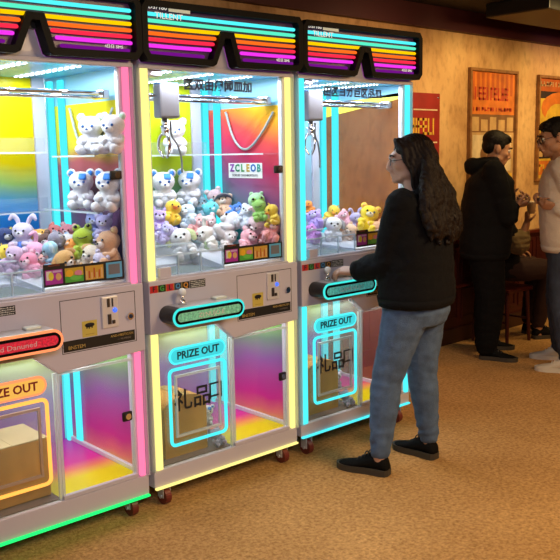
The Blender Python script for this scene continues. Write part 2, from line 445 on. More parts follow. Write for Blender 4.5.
cfgs = [
 dict(key='pink', vert='pink', ring='salmon', frame='amber', base='green', panel='redglit', label='grey claw machine with pink neon posts and a green neon base, nearest the left edge'),
 dict(key='yellow', vert='yellow', ring='ringcyan', frame='cyan', base='yellow', panel='greenglit', label='grey claw machine with yellow neon posts and a yellow neon base, between the other two'),
 dict(key='cyan', vert='cyan', ring='ringcyan', frame='cyan', base='cyan', panel='tealglit', label='grey claw machine with cyan neon posts where the woman plays')]
glit = dict(redglit=mat('red_glitter', (.55, .015, .04), .3, emit=(.8, .02, .06), es=.35, bump=.5, bscale=120, var=.5, vscale=120),
            greenglit=mat('green_glitter', (.16, .42, .25), .3, emit=(.2, .6, .35), es=.3, bump=.5, bscale=120, var=.6, vscale=110),
            tealglit=mat('teal_glitter', (.10, .45, .40), .3, emit=(.1, .6, .55), es=.3, bump=.5, bscale=120, var=.6, vscale=110))
back_u = dict(pink=gradient('film_yellow_blue', [(1.12, (.01, .13, .50)), (1.27, (.02, .25, .55)), (1.36, (.25, .40, .10)), (1.45, (.55, .42, .0)), (1.75, (.54, .47, .0))], 'Z'),
              yellow=gradient('film_lime_navy', [(1.15, (.05, .12, .40)), (1.28, (.15, .35, .20)), (1.42, (.33, .43, .01)), (1.75, (.40, .46, .01))], 'Z'),
              cyan=gradient('film_lilac', [(1.1, (.30, .36, .50)), (1.5, (.22, .42, .52)), (1.75, (.16, .40, .50))], 'Z'))
side_u = dict(pink=gradient('film_yellow_plum', [(1.15, (.10, .08, .17)), (1.30, (.20, .07, .14)), (1.44, (.36, .08, .10)), (1.50, (.50, .42, .02)), (1.75, (.52, .48, .01))], 'Z', skew=-.0),
              yellow=gradient('film_sunset', [(1.02, (.04, .30, .32)), (1.20, (.22, .09, .20)), (1.34, (.42, .025, .09)), (1.46, (.50, .05, .05)), (1.58, (.60, .22, .015)), (1.74, (.58, .46, .01))], 'Z', skew=-.35))
side_l = gradient('film_lower_side', [(.15, (.85, .66, .02)), (.23, (.80, .20, .22)), (.31, (.62, .03, .32)), (.48, (.25, .10, .32)), (.58, (.14, .20, .16)), (.68, (.25, .52, .10))], 'Z', skew=.12)
back_l = gradient('film_lower_back', [(.15, (.45, .10, .50)), (.38, (.30, .18, .50)), (.54, (.50, .52, .12)), (.70, (.55, .60, .06))], 'Z')
floor_l = gradient('film_lower_floor', [(-.12, (.80, .72, .0)), (.17, (.80, .66, .0)), (.26, (.80, .22, .12)), (.34, (.70, .02, .30)), (.62, (.50, .03, .42))], 'Y', wob=.02)
plate_txt = mat('white_print', (.75, .75, .75), .5, emit=(.8, .85, .8), es=.55); dark_txt = mat('dark_print', (.012, .012, .02), .5); gold_txt = mat('gold_print', (.55, .38, .10), .4)  # white print glows faintly, standing in for light on the sign lettering
def sign_outline():
    return [(-.009, 2.045), (-.009, 1.874), (.014, 1.842), (.330, 1.836), (.350, 1.846), (.398, 1.954), (.426, 1.954), (.458, 1.846), (.472, 1.838), (.824, 1.842), (.848, 1.870), (.848, 2.052), (.828, 2.080), (.012, 2.074)]
def strip_multi(name, items, parent, loc=(0, 0, 0)):
    o = layers(name, items, parent); o.location = loc; return o
def flat(n, c): return mat(n, c, .45)
def machine(i, cfg):
    t = empty('claw_machine', (MX[i], MY, 0)); tag(t, cfg['label'], 'claw machine', 'neon claw machines in a row')
    ver, ring, frm, bas = NC[cfg['vert']], NC[cfg['ring']], NC[cfg['frame']], NC[cfg['base']]
    K = cfg['key']
    B = lambda *a, bev=0.: bxo(*a, bev=bev)
    # base frame and bottom neon
    bz = {'pink': .064, 'yellow': .076, 'cyan': .090}[K]
    obj('base_frame', B(0, MW, 0, MD, bz, .15, bev=.004), gm, t)
    obj('base_neon', B(.002, MW - .002, -.012, .004, bz - .008, bz + .001, bev=.003), bas, t)
    # casters: plate, fork and red wheel
    for cx in (.07, MW - .07):
        for cy in (.035, MD - .06):
            bm = bmesh.new(); add_box(bm, (cx, cy, bz - .004), (.060, .060, .008), .002)
            for s in (-1, 1): add_box(bm, (cx + s * .018, cy + .002, .008 + bz / 2 - .004), (.004, .042, bz - .016), .001)
            add_cyl(bm, (cx - .024, cy, .016), (cx + .024, cy, .016), .008)
            c = obj('caster', bm, mat('zinc', (.68, .68, .70), .3, .5), t)
            bm = bmesh.new(); add_cyl(bm, (cx - .014, cy, .0165), (cx + .014, cy, .0165), .0365, 24)
            obj('wheel', bm, mat('red_rubber', (.16, .025, .02), .4), c)
    # posts: metal channels with neon, upper and lower
    for a, b in ((.15, .745), (.965, 1.83)):
        if b < .8: zr = .690
        else: zr = b
        for s, x in ((0, .027), (1, .802)):
            z1 = b if (s == 0 or b > .8) else zr
            post = obj('corner_post', B(x - .024, x + .024, .012, .042, a, z1, bev=.003), mat('lilac_white_plastic', (.60, .58, .66), .35), t)
            bm = bmesh.new(); hw = .0115 if s else .016; bxr(bm, x - hw, x + hw, -.010, .012, a + .002, z1 - .002, .007); obj('neon_strip', bm, ver, post, True)
            x_ = x + (.026 if s else -.0275)
            bm = bmesh.new(); bxr(bm, x_ - .002, x_ + .002, -.014, .030, a, z1); obj('clear_cover', bm, acry_e, post)
        for x in (.03, .80):
            obj('rear_post', B(x - .02, x + .02, .64, .68, a, b, bev=.003), silver, t)
        # two cyan strips in the rear corners
        obj('rear_neon', B(.786, .808, .606, .632, a, b - .02, bev=.006), NC['cyan'], t)
        obj('rear_neon', B(.796, .809, .508, .556, a, b - .02, bev=.005), NC['cyan'], t)
        obj('rear_neon', B(.040, .060, .612, .632, a, b - .02, bev=.006), NC['cyan'], t)
    # panels
    obj('back_panel', B(.0, .72, .645, .655, .965, 1.83), back_u[K], t)
    obj('rear_trim', B(.722, .778, .635, .65, .965, 1.83), mat('lilac_metal', (.48, .46, .56), .4), t)
    if K == 'cyan':
        obj('side_panel', B(.812, .820, .04, .66, .965, 1.83), glass('side_pane_clear', (.88, .80, .76), haze=.07, hazecol=(.75, .55, .3), refl=.6), t)
        obj('side_panel', B(.8105, .812, .04, .66, 1.765, 1.83), mat('pale_blue_panel', (.16, .40, .56), .35), t)
        bm = bmesh.new(); add_quad(bm, [(.8105, .05, 1.755), (.8105, .63, 1.675), (.8105, .63, 1.745), (.8105, .05, 1.785)]); obj('yellow_film', bm, mat('yellow_film', (.72, .66, .05), .4), t)
    else:
        obj('side_panel', B(.812, .820, .04, .66, .965, 1.70), side_u[K], t)
        obj('side_panel', B(.812, .820, .04, .66, 1.70, 1.83), mat('pale_blue_panel', (.16, .40, .56), .35), t)
    obj('left_panel', B(.004, .010, .04, .66, .965, 1.83), mat('left_film', (.60, .62, .66), .4), t)
    fg = obj('front_glass', B(.052, .778, .016, .020, .975, 1.828), acry, t)
    # pale trim strips at the pane edges
    for x in (.054, .776):
        obj('glass_trim', B(x - .004, x + .004, .010, .022, .975, 1.828), acry_e, t)
    # header
    obj('header', B(0, MW, .0, MD, 1.832, 1.985, bev=.004), gm2, t)
    obj('header_lip', B(.0, MW, -.012, .02, 1.818, 1.836, bev=.003), gm2, t)
    ceil = obj('cabin_ceiling', B(.02, MW - .02, .03, .66, 1.822, 1.831), mat('pale_blue_gloss', (.10, .38, .66), .25), t)
    for x in (.20, .42, .64):
        bm = bmesh.new()
        for k in range(22):
            for d in (-.012, .012): add_ell(bm, (x + d + .004 * (k % 2), .08 + k * .025, 1.820), (.006, .006, .003), sub=1)
        obj('led_strip', bm, led, ceil)
    obj('lamp_housing', B(.055, .135, .03, .12, 1.795, 1.822, bev=.004), gm, t)
    # marquee: black shutter glasses with neon tubes
    out = sign_outline(); SY = -.062
    sg = obj('marquee', B(.1, .75, -.02, 0, 1.93, 2.06), black, t)
    bm = bmesh.new(); add_frame(bm, out, inset(out, .027), SY, -.004); 
    rim = obj('marquee_rim', bm, blackg, sg)
    bv = rim.modifiers.new('b', 'BEVEL'); bv.width = .006; bv.segments = 3; bv.limit_method = 'ANGLE'
    bm = bmesh.new(); add_prism(bm, inset(out, .018), -.022, -.006); obj('marquee_back', bm, mat('marquee_dark', (.012, .018, .022), .3, emit=(.16, .03, .12), es=.16), sg)  # faint emission in the back plate imitates the glow between the tubes
    bm = bmesh.new(); add_loop_tube(bm, inset(out, .0022), -.002, .0022); obj('marquee_edge', bm, mat('violet_edge', (.35, .05, .40), .3, emit=(.5, .05, .6), es=.35), sg)
    zs = [2.023, 1.998, 1.974, 1.950, 1.927, 1.903]
    for k, (z, c) in enumerate(zip(zs, ('cyan', 'teal', 'ytube', 'orange', 'red', 'magenta'))):
        dz = lambda x: 0.004 * (x - .4)
        if k < 2: segs = [(.024, .808)]
        else: segs = [(.024, (.392, .358, .348, .332)[k - 2]), ((.456, .470, .484, .500)[k - 2], .808)]
        for a, b in segs:
            bm = bmesh.new(); add_limb(bm, [(a, -.040, z), ((a + b) / 2, -.040, z), (b, -.040, z + .002)], [.0074] * 3, 10, 2)
            obj('neon_tube', bm, NC[c], sg, True)
    for a, b in ((.03, .30), (.52, .80)):
        bm = bmesh.new(); add_limb(bm, [(a, -.034, 1.877), ((a + b) / 2, -.034, 1.877), (b, -.034, 1.877)], [.007] * 3, 8, 2); obj('neon_tube', bm, NC['violet'], sg, True)
    text('lettering', 'DS7180', .026, (.066, -.060, 2.047), plate_txt, sg, sx=1.05)
    text('lettering', 'TILLENT', .034, (.118, -.060, 2.016), plate_txt, sg, sx=1.05)
    obj('pale_strip', B(.118, .222, -.0595, -.058, 2.036, 2.053), mat('pale_strip', (.62, .64, .5), .5, emit=(.6, .65, .5), es=.35), sg)
    text('lettering', '4日日 SIMS', .016, (.722, -.060, 1.884), plate_txt, sg, sx=1.05)
    # gantry, carriage and claw
    gy = .13
    bm = bmesh.new()
    for y, z in ((gy - .02, 1.725), (gy + .03, 1.712)): add_cyl(bm, (.06, y, z), (.77, y, z), .008)
    add_box(bm, (.765, gy, 1.72), (.03, .09, .035), .004); add_box(bm, (.065, gy, 1.72), (.03, .09, .035), .004)
    obj('gantry_rail', bm, chrome, t)
    bm = bmesh.new(); add_box(bm, (.208, gy - .02, 1.702), (.100, .055, .142), .010); car = obj('claw_carriage', bm, mat('carriage_plastic', (.24, .24, .27), .4), t)
    bm = bmesh.new(); add_box(bm, (.208, gy - .02, 1.772), (.094, .049, .012), .004); obj('blue_reflection_cap', bm, mat('blue_reflection_cap', (.05, .18, .42), .35), car)  # blue cap paints the blue reflection on top of the carriage
    claw = obj('claw', (lambda bm: (add_cyl(bm, (.195, gy - .02, 1.632), (.195, gy - .02, 1.585), .012), add_cyl(bm, (.195, gy - .02, 1.60), (.195, gy - .02, 1.56), .020, 16, .014), bm)[2])(bmesh.new()), chrome, car, True)
    for k in range(3):
        a = R(120 * k + 20); d = V((math.cos(a), math.sin(a), 0)); c0 = V((.195, gy - .02, 1.57))
        bm = bmesh.new(); add_tube(bm, [c0 + d * .010, c0 + d * .026 + V((0, 0, -.024)), c0 + d * .030 + V((0, 0, -.066)), c0 + d * .008 + V((0, 0, -.104))], [.0055, .0065, .006, .004], 8, 5)
        obj('claw_finger', bm, chrome, claw, True)
    bm = bmesh.new(); add_tube(bm, [(.225, gy - .02, 1.62), (.235, gy - .01, 1.56), (.285, gy + .02, 1.52), (.325, gy + .05, 1.46), (.325, gy + .05, 1.40)], .0045, 8, 6); obj('cord', bm, mat('grey_cable', (.22, .22, .24), .5), car, True)
    # hanging cable on the side panel
    if K != 'cyan':
        xs = .800
        pts = [(xs, .457, 1.685), (xs, .40, 1.556), (xs, .33, 1.501), (xs, .26, 1.514), (xs, .17, 1.588), (xs, .10, 1.668)]
        bm = bmesh.new(); add_tube(bm, pts, .006, 8, 6); obj('hanging_cable', bm, mat('pale_cable', (.24, .29, .31), .4), t, True)
    # cabin floor, tray, chute
    obj('cabin_floor', B(.012, .812, .022, .645, .962, .975), gm2, t)
    zb = {'pink': 1.03, 'yellow': 1.09, 'cyan': 1.005}[K]
    bm = bmesh.new(); rings_mesh(bm, [[(.43, .03, .976), (.43, .64, .976), (.43, .64, zb), (.43, .03, .985)], [(.808, .03, .976), (.808, .64, .976), (.808, .64, zb), (.808, .03, .985)]])
    rings_mesh(bm, [[(.015, .275, .976), (.015, .64, .976), (.015, .64, zb), (.015, .275, .985)], [(.43, .275, .976), (.43, .64, .976), (.43, .64, zb), (.43, .275, .985)]])
    obj('plush_tray', bm, white, t)
    obj('chute_hole_shade', B(.066, .420, .034, .256, .9752, .9758), mat('chute_grey', (.13, .16, .15), .6), t)  # thin dark sheet paints in the shade of the open chute
    bm = bmesh.new()
    bxr(bm, .06, .425, .258, .262, .976, 1.075); bxr(bm, .421, .425, .03, .258, .976, 1.075); bxr(bm, .06, .064, .03, .258, .976, 1.075); bxr(bm, .06, .425, .028, .031, .976, 1.060)
    ch = obj('prize_chute', bm, acry_h, t)
    bm = bmesh.new()
    for x in (.062, .18, .30, .423): bxr(bm, x - .003, x + .003, .024, .034, .976, 1.062)
    bxr(bm, .06, .425, .024, .034, 1.058, 1.064); bxr(bm, .06, .425, .254, .266, 1.072, 1.078)
    obj('chute_edge', bm, acry_e, ch)
    # console
    fas = [(0, .968), (0, .745), (.346, .742), (.440, .664), (MW, .690), (MW, .968)]
    bm = bmesh.new(); add_prism(bm, fas, -.018, .025); con = obj('console', bm, gm, t)
    bv = con.modifiers.new('b', 'BEVEL'); bv.width = .004; bv.segments = 2; bv.limit_method = 'ANGLE'
    obj('console_body', B(.004, MW - .004, .025, MD, .745, .960), gm, con)
    obj('sill', B(.05, MW - .05, -.012, .03, .968, .976, bev=.002), gm2, con)
    obj('bracket_block', B(.065, .122, -.006, .014, .972, 1.016, bev=.003), gm, con)
    # joystick pod: stadium with neon ring
    PY = -.122; po = rrect(.044, .412, .786, .859, .0362, 8)
    bm = bmesh.new(); add_prism(bm, po, PY, -.016); pod = obj('control_pod', bm, black, t)
    bm = bmesh.new(); add_loop_tube(bm, inset(po, .002), PY, .0052); obj('neon_ring', bm, ring, pod, True)
    bm = bmesh.new(); add_frame(bm, inset(po, .008), inset(po, .018), PY - .005, PY); obj('pod_bezel', bm, blackg, pod)
    bm = bmesh.new(); add_prism(bm, inset(po, .017), PY - .0035, PY); obj('pod_panel', bm, glit[cfg['panel']], pod)
    text('lettering', {'pink': "J'd Danuned", 'yellow': 'ZI:NUJO.E', 'cyan': 'GAME:NUJO'}[K], .026, (.235, PY - .004, .820), mat('pale_pod_print', (.75, .6, .6) if K == 'pink' else (.55, .75, .6), .5), pod, sx=1.2, ext=.0003)
    bm = bmesh.new(); add_box(bm, (.237, -.066, .859), (.30, .090, .006), .002); obj('pod_top_plate', bm, mat('brushed_steel', (.62, .60, .60), .35, .6), pod)
    bm = bmesh.new(); add_cyl(bm, (.135, -.058, .862), (.135, -.058, .882), .018, 20, .012); add_cyl(bm, (.135, -.058, .875), (.135, -.058, .905), .006); js = obj('joystick', bm, chrome, pod, True)
    bm = bmesh.new(); add_ell(bm, (.135, -.058, .914), .0175, sub=3); obj('ball_knob', bm, white, js, True)
    bm = bmesh.new(); add_box(bm, (.325, -.060, .867), (.062, .040, .012), .005); obj('push_button', bm, mat('pale_button', (.7, .72, .62), .3), pod)
    # instruction strip: five coloured letter tiles and a block of small print
    its = []; cols = [flat('tile_red', (.55, .015, .02)), flat('tile_black', (.012, .012, .012)), flat('tile_red', ()), flat('tile_blue_black', (.015, .03, .07)), flat('tile_black', ())]
    for k in range(5): its.append((rc(.004 + k * .040, .043 + k * .040, .914, .944), 1, cols[k]))
    for k in range(1, 5): its.append((rc(.0025 + k * .040, .0045 + k * .040, .914, .944), 2, flat('tile_yellow', (.7, .45, .03))))
    its.append((rc(.205, .287, .912, .946), 1, flat('tile_black', ())))
    rr = random.Random(5)
    for r_ in range(4):
        x = .209
        while x < .281:
            w_ = .002 + .004 * rr.random(); h_ = .0045
            z = .9155 + r_ * .0075
            its.append((rc(x, x + w_, z, z + h_ * (.5 + .5 * rr.random())), 2, flat('tile_white', (.75, .75, .7)))); x += w_ + .0018
    st = strip_multi('instruction_strip', its, con, (-.001, -.0185, .005))
    for k, (c_, cc) in enumerate(zip('FGLOQ', ('dark_print', 'tile_green', 'dark_print', 'tile_blue', 'tile_orange'))):
        mm = {'dark_print': dark_txt, 'tile_green': flat('tile_green', (.06, .4, .06)), 'tile_blue': flat('tile_blue', (.08, .3, .55)), 'tile_orange': flat('tile_orange', (.7, .3, .04))}[cc]
        text('tile_letter', c_, .030, (.0235 + k * .040, -.0015, .929), mm, st, ext=.0003, bold=.0008)
    # coin door
    o = rc(.460, .790, .735, .942); bm = bmesh.new(); add_frame(bm, o, inset(o, .0025), -.0190, -.0175); cd = obj('coin_door', bm, mat('seam_dark', (.05, .045, .045), .6), t)
    bm = bmesh.new(); add_box(bm, (.670, -.022, .872), (.072, .012, .125), .004); cm = obj('coin_mechanism', bm, mat('satin_steel', (.80, .78, .78), .35, .3), cd)
    ds = mat('dark_steel', (.10, .09, .09), .35, .8)
    for nm, q_, z_ in (('coin_slot', (0.662, -.029, .910), (.012, .004, .034)), ('coin_slot', (0.680, -.029, .910), (.006, .004, .034)), ('return_lever', (0.664, -.030, .845), (.014, .006, .040)), ('return_cup', (0.682, -.030, .832), (.012, .006, .014))):
        bm = bmesh.new(); add_box(bm, q_, z_, .001); obj(nm, bm, ds, cm)
    bm = bmesh.new(); add_ell(bm, (0.690, -.030, .878), (.010, .006, .010)); obj('reject_button', bm, mat('blue_glow', (.05, .12, .8), .3, emit=(.05, .15, 1), es=1.2), cm, True)
    bm = bmesh.new(); add_cyl(bm, (0.762, -.028, .842), (0.762, -.017, .842), .014, 20); lk = obj('door_lock', bm, chrome, cd)
    bm = bmesh.new(); add_cyl(bm, (0.762, -.0295, .842), (0.762, -.0275, .842), .009, 16); obj('keyhole', bm, mat('blue_black', (.01, .03, .08), .3), lk)
    strip_multi('yellow_sticker', [(rc(.562, .627, .787, .850), 1, flat('sticker_yellow', (.62, .50, .10))), (disc(.595, .833, .021, .009), 2, dark_txt), (rc(.580, .586, .820, .832), 2, dark_txt), (rc(.590, .595, .818, .832), 2, dark_txt), (rc(.602, .608, .820, .832), 2, dark_txt), (rc(.576, .614, .796, .799), 2, flat('sticker_ochre', (.45, .33, .06)))], cd, (-.014, -.0185, 0))
    bl = strip_multi('black_plate', [(rc(.466, .782, .741, .784), 1, flat('tile_black', ()))], cd, (0, -.0185, 0))
    text('lettering', 'BNSTEM', .020, (.522, -.0015, .755), gold_txt, bl, ext=.0003); text('lettering', 'AND-MBSTIC/SN', .014, (.722, -.0015, .772), gold_txt, bl, ext=.0003); text('lettering', '— NUMBERS', .011, (.732, -.0015, .756), mat('dim_print', (.22, .18, .14), .5), bl, ext=.0003)
    # sticker strip on the pane
    its = [(rc(.410, .757, .994, 1.068), 1, flat('tile_black', ())), (rc(.410, .50, 1.068, 1.080), 1, flat('tile_black', ()))]
    tile = [(.417, .488), (.498, .576), (.584, .664), (.676, .748)]
    its += [(rc(tile[0][0], tile[0][1], 1.003, 1.058), 2, flat('tile_purple', (.42, .03, .38))), (rc(tile[0][0] + .004, tile[0][0] + .026, 1.020, 1.054), 3, flat('tile_white', ())), (disc(tile[0][0] + .023, 1.034, .011, .016), 4, flat('tile_lemon', (.75, .65, .05))), (disc(tile[0][1] - .017, 1.030, .012, .014), 3, flat('tile_tan', (.70, .42, .18))), (rc(tile[0][0] + .03, tile[0][1] - .004, 1.047, 1.055), 3, flat('tile_lilac', (.6, .4, .7)))]
    its += [(rc(tile[1][0], tile[1][1], 1.003, 1.058), 2, flat('tile_gold', (.60, .40, .04))), (rc(tile[1][0], tile[1][1], 1.003, 1.026), 3, flat('tile_green2', (.08, .42, .05))), (disc(tile[1][0] + .019, 1.038, .015, .014), 4, flat('tile_amber', (.85, .48, .02))), (disc(tile[1][1] - .022, 1.036, .016, .011), 4, flat('tile_rose', (.70, .25, .40))), (disc(tile[1][0] + .045, 1.019, .025, .010), 4, flat('tile_green3', (.15, .55, .08)))]
    its += [(rc(tile[2][0], tile[2][1], 1.003, 1.058), 2, flat('tile_mustard', (.62, .36, .05)))]
    for k in range(7): its.append((rc(tile[2][0] + .003 + k * .011, tile[2][0] + .009 + k * .011, 1.006 + .004 * (k % 2), 1.030 + .02 * rr.random()), 3, flat('tile_brick', (.5, .08, .03)) if k % 2 else flat('tile_sand', (.75, .5, .25))))
    its += [(rc(tile[3][0], tile[3][1], 1.000, 1.062), 2, flat('tile_sky', (.10, .42, .72))), (rc(tile[3][0] + .010, tile[3][1] - .010, 1.014, 1.054), 3, flat('tile_grey', (.16, .17, .20)))]
    ss = strip_multi('sticker_strip', its, fg, (.008, .0145, 0))
    text('lettering', 'ALLOWED', .010, (.455, -.001, 1.0745), flat('tile_brick', ()), ss, ext=.0002)
    if K != 'pink':
        text('lettering', '区双由周闻皿加' if K == 'yellow' else '田区ヨガ巨区品皿', .050, (.415 if K == 'yellow' else .40,   .013, 1.764), mat('navy_print', (.02, .03, .09), .5), fg, ext=.0004, sx=1.06, bold=.0016)
    if K == 'yellow':
        lb = strip_multi('character_sticker', [(rc(.0, .26, .0, .074), 1, flat('tile_paper', (.80, .80, .76)))], t, (.8105, .457, 1.358)); lb.rotation_euler = (0, 0, R(-90))
        for k, (c_, cc) in enumerate(zip('ZCLEOB', ((.25, .05, .35), (.02, .25, .1), (.05, .3, .08), (.5, .3, .02), (.02, .12, .4), (.03, .25, .2)))):
            text('sticker_letter', c_, .050, (.030 + k * .041, -.002, .048), mat('sticker_ink_%d' % k, cc, .5), lb, ext=.0003, bold=.002)
        text('sticker_letter', 'FORUSE OIXENBORTATO', .017, (.13, -.002, .013), dark_txt, lb, ext=.0003)
    # pane lock
    bm = bmesh.new(); add_box(bm, (.744, .008, 1.404), (.052, .014, .036), .008); lk = obj('pane_lock', bm, black, t)
    bm = bmesh.new(); add_cyl(bm, (.748, -.001, 1.404), (.748, .004, 1.404), .012, 16); obj('keyhole', bm, chrome, lk)
    # acrylic shelves
    sh = []
    if K == 'pink':
        sh = [(.03, .71, .53, .642, 1.500), (.03, .71, .53, .642, 1.245), (.68, .808, .05, .40, 1.482), (.68, .808, .05, .50, 1.258)]
    elif K == 'yellow': sh = [(.30, .72, .52, .642, 1.478), (.30, .72, .52, .642, 1.222), (.69, .808, .05, .50, 1.478)]
    for a, b, c, d, z in sh:
        s_ = obj('acrylic_shelf', B(a, b, c, d, z - .005, z), acry_h, t)
        if b - a > d - c or K == 'pink' and a < .1: obj('shelf_lip', B(a, b, c - .004, c, z - .005, z + .06), acry_h, s_); obj('shelf_edge', B(a, b, c - .006, c - .001, z - .006, z + .001), acry_e, s_)
        else: obj('shelf_edge', B(a - .004, a, c, d, z - .006, z + .001), acry_e, s_)
    # lower compartments
    obj('lower_floor', B(.441, .811, .025, .645, .150, .154), floor_l, t)
    obj('chute_floor', B(.02, .439, .025, .645, .150, .154), mat('chute_floor_brown', (.16, .10, .10), .5), t)
    obj('lower_side', B(.812, .818, .04, .66, .15, .744), side_l if K != 'cyan' else glass('lower_side_clear', (.85, .70, .66), haze=.18, hazecol=(.8, .35, .3), refl=.5), t)
    obj('side_rail', B(.795, .811, .045, .64, .154, .174, bev=.003), mat('white_rail', (.72, .72, .78), .35), t)
    obj('lower_back', B(.0, .79, .645, .655, .15, .744), back_l, t)
    obj('lower_left', B(.003, .009, .04, .66, .15, .744), mat('lower_left_film', (.35, .36, .22), .4), t)
    obj('divider', B(.434, .440, .02, .62, .154, .742), acry_h, t)
    obj('divider_edge', B(.430, .442, .010, .020, .15, .660), acry_e, t)
    dp = [(.052, .154), (.430, .154), (.430, .672), (.346, .738), (.052, .740)]
    bm = bmesh.new(); add_prism(bm, dp, .006, .010); dr = obj('prize_door', bm, door_gl, t)
    fr = rrect(.094, .392, .240, .574, .022, 5)
    bm = bmesh.new(); add_loop_tube(bm, fr, -.002, .0075); obj('neon_frame', bm, frm, dr, True)
    f2 = rc(.122, .364, .272, .546); bm = bmesh.new(); add_frame(bm, f2, inset(f2, .010), -.004, .006); fl = obj('flap_frame', bm, acry_e if K != 'pink' else mat('tan_frame', (.55, .40, .30), .4, alpha=.7), dr)
    bm = bmesh.new(); bxr(bm, .130, .356, .000, .003, .280, .538); obj('flap', bm, acry, fl)
    pl = rrect(.098, .390, .600, .664, .0315, 8)
    bm = bmesh.new(); add_prism(bm, inset(pl, .004), -.008, .006); obj('sign_face', bm, neon('sign_amber', (.95, .50, .09), 1.0) if K == 'pink' else neon('sign_cyan', (.06, .70, .76), 1.0), dr)
    bm = bmesh.new(); add_loop_tube(bm, pl, -.004, .0055); obj('sign_ring', bm, NC['salmon'] if K == 'pink' else NC['cyan'], dr, True)
    text('lettering', 'PRIZE OUT', .046, (.244, -.0095, .632), mat('sign_ink_red', (.25, .01, .02), .5) if K == 'pink' else mat('sign_ink_teal', (.0, .07, .10), .5), dr, sx=1.0, bold=.0012)
    if K != 'pink':
        text('lettering', '礼品', .100, (.212, -.001, .426), dark_txt, fl, bold=.0016, ext=.0004); text('lettering', '口', .090, (.338, -.001, .438), dark_txt, fl, bold=.0008, ext=.0004)
    # right glass door
    rd = obj('lower_door', B(.446, .776, .008, .012, .176, .660), acry, t)
    d2 = rc(.442, .780, .156, .662); bm = bmesh.new(); add_frame(bm, d2, inset(d2, .010), .004, .016); obj('door_frame', bm, acry_e, rd)
    obj('door_sill', B(.442, .780, -.002, .018, .152, .168, bev=.002), gm, rd)
    bm = bmesh.new(); add_box(bm, (.740, .000, .424), (.046, .012, .040), .008); lk = obj('door_lock', bm, black, rd)
    bm = bmesh.new(); add_cyl(bm, (.742, -.0095, .424), (.742, -.004, .424), .013, 16); obj('keyhole', bm, chrome, lk)
    return t
machines = [machine(i, c) for i, c in enumerate(cfgs)]

# ------------------------------------------------------------------ plush toys
def fur(n, c): return mat('plush_' + n, c, .9, bump=.5, bscale=55, sheen=.3, var=.10, vscale=14)
PC = dict(navy=((.02, .04, .16), (.7, .6, .1)), lavwhite=((.62, .56, .74), (.08, .22, .75)), amber=((.80, .42, .05), (.6, .3, .03)), dkbrown=((.11, .045, .03), (.2, .09, .05)), coral=((.75, .20, .18), (.8, .4, .35)),
 slate=((.28, .26, .33), (.4, .4, .45)), rose=((.72, .25, .30), (.8, .5, .5)), white=((.80, .79, .82), (.06, .30, .85)), orange=((.85, .30, .04), (.7, .2, .03)), lime=((.42, .55, .03), (.5, .62, .06)),
 blue=((.36, .42, .80), (.5, .55, .85)), lilac=((.55, .50, .80), (.65, .6, .85)), peach=((.80, .46, .26), (.80, .55, .25)), gold=((.62, .34, .10), (.5, .25, .07)), tanwhite=((.78, .66, .52), (.68, .38, .15)),
 lavwhite2=((.66, .60, .78), (.7, .65, .8)), pink=((.85, .42, .62), (.85, .6, .7)), skyblue=((.35, .62, .80), (.55, .75, .85)), mauve=((.62, .44, .62), (.7, .55, .7)), yellow=((.85, .62, .06), (.85, .35, .04)), hotpink=((.85, .28, .42), (.85, .5, .6)), coral2=((.85, .40, .36), (.85, .6, .55)),
 purple=((.45, .32, .72), (.6, .5, .8)), yelor=((.90, .60, .04), (.88, .22, .03)), iceblue=((.60, .74, .88), (.3, .55, .8)), aqua=((.45, .74, .85), (.7, .85, .9)), blush=((.84, .64, .68), (.85, .75, .75)), tan=((.78, .52, .34), (.7, .45, .25)), teal=((.10, .60, .68), (.2, .5, .6)), royal=((.06, .22, .72), (.3, .5, .85)),
 icewhite=((.72, .78, .88), (.8, .82, .88)), green=((.30, .62, .14), (.4, .7, .2)), green2=((.40, .70, .40), (.5, .75, .5)), palepink=((.86, .62, .68), (.88, .75, .78)), salmon=((.85, .36, .36), (.85, .6, .55)), rosepink=((.86, .44, .52), (.88, .65, .68)), coralpink=((.86, .42, .42), (.85, .65, .7)),
 creamwhite=((.80, .80, .78), (.60, .68, .34)), mintwhite=((.84, .84, .80), (.50, .66, .30)), pearl=((.82, .78, .78), (.85, .7, .7)), magenta=((.62, .22, .62), (.7, .4, .7)), whitegrey=((.82, .82, .82), (.30, .30, .32)), red=((.75, .06, .08), (.6, .05, .06)), canary=((.90, .66, .02), (.85, .40, .08)), lavblue=((.48, .50, .82), (.6, .6, .85)), lime2=((.6, .7, .3), (.6, .7, .4)), shelf=((.82, .82, .86), (.55, .80, .62)), shelfblue=((.82, .82, .86), (.05, .28, .85)), violetgrey=((.36, .32, .48), (.5, .45, .6)))
eye_m = mat('toy_eye_black', (.008, .008, .01), .12, coat=.6); blue_eye = mat('toy_eye_blue', (.02, .10, .35), .12, coat=.6)
_pk = {}
def pmesh(key, build):
    if key not in _pk:
        bm = bmesh.new(); build(bm); bmesh.ops.recalc_face_normals(bm, faces=bm.faces[:])
        me = bpy.data.meshes.new(key); bm.to_mesh(me); bm.free()
        for p in me.polygons: p.use_smooth = True
        me.materials.append(None); _pk[key] = me
    return _pk[key]
def E_(c, r, rot=None, sub=2): return lambda bm: add_ell(bm, c, r, rot, sub)
RX = lambda d: Matrix.Rotation(R(d), 3, 'X'); RY = lambda d: Matrix.Rotation(R(d), 3, 'Y')
def b_body(bm):
    prof = [(.0, -1.0), (.34, -.98), (.50, -.80), (.56, -.55), (.50, -.28), (.40, -.10), (.46, .02), (.58, .16), (.65, .36), (.62, .58), (.48, .78), (.26, .90), (0, .93)]
    n = 20; rings = [[(max(r, .004) * math.cos(2 * PI * i / n), max(r, .004) * .93 * math.sin(2 * PI * i / n), z) for i in range(n)] for r, z in prof]
    rings_mesh(bm, rings)
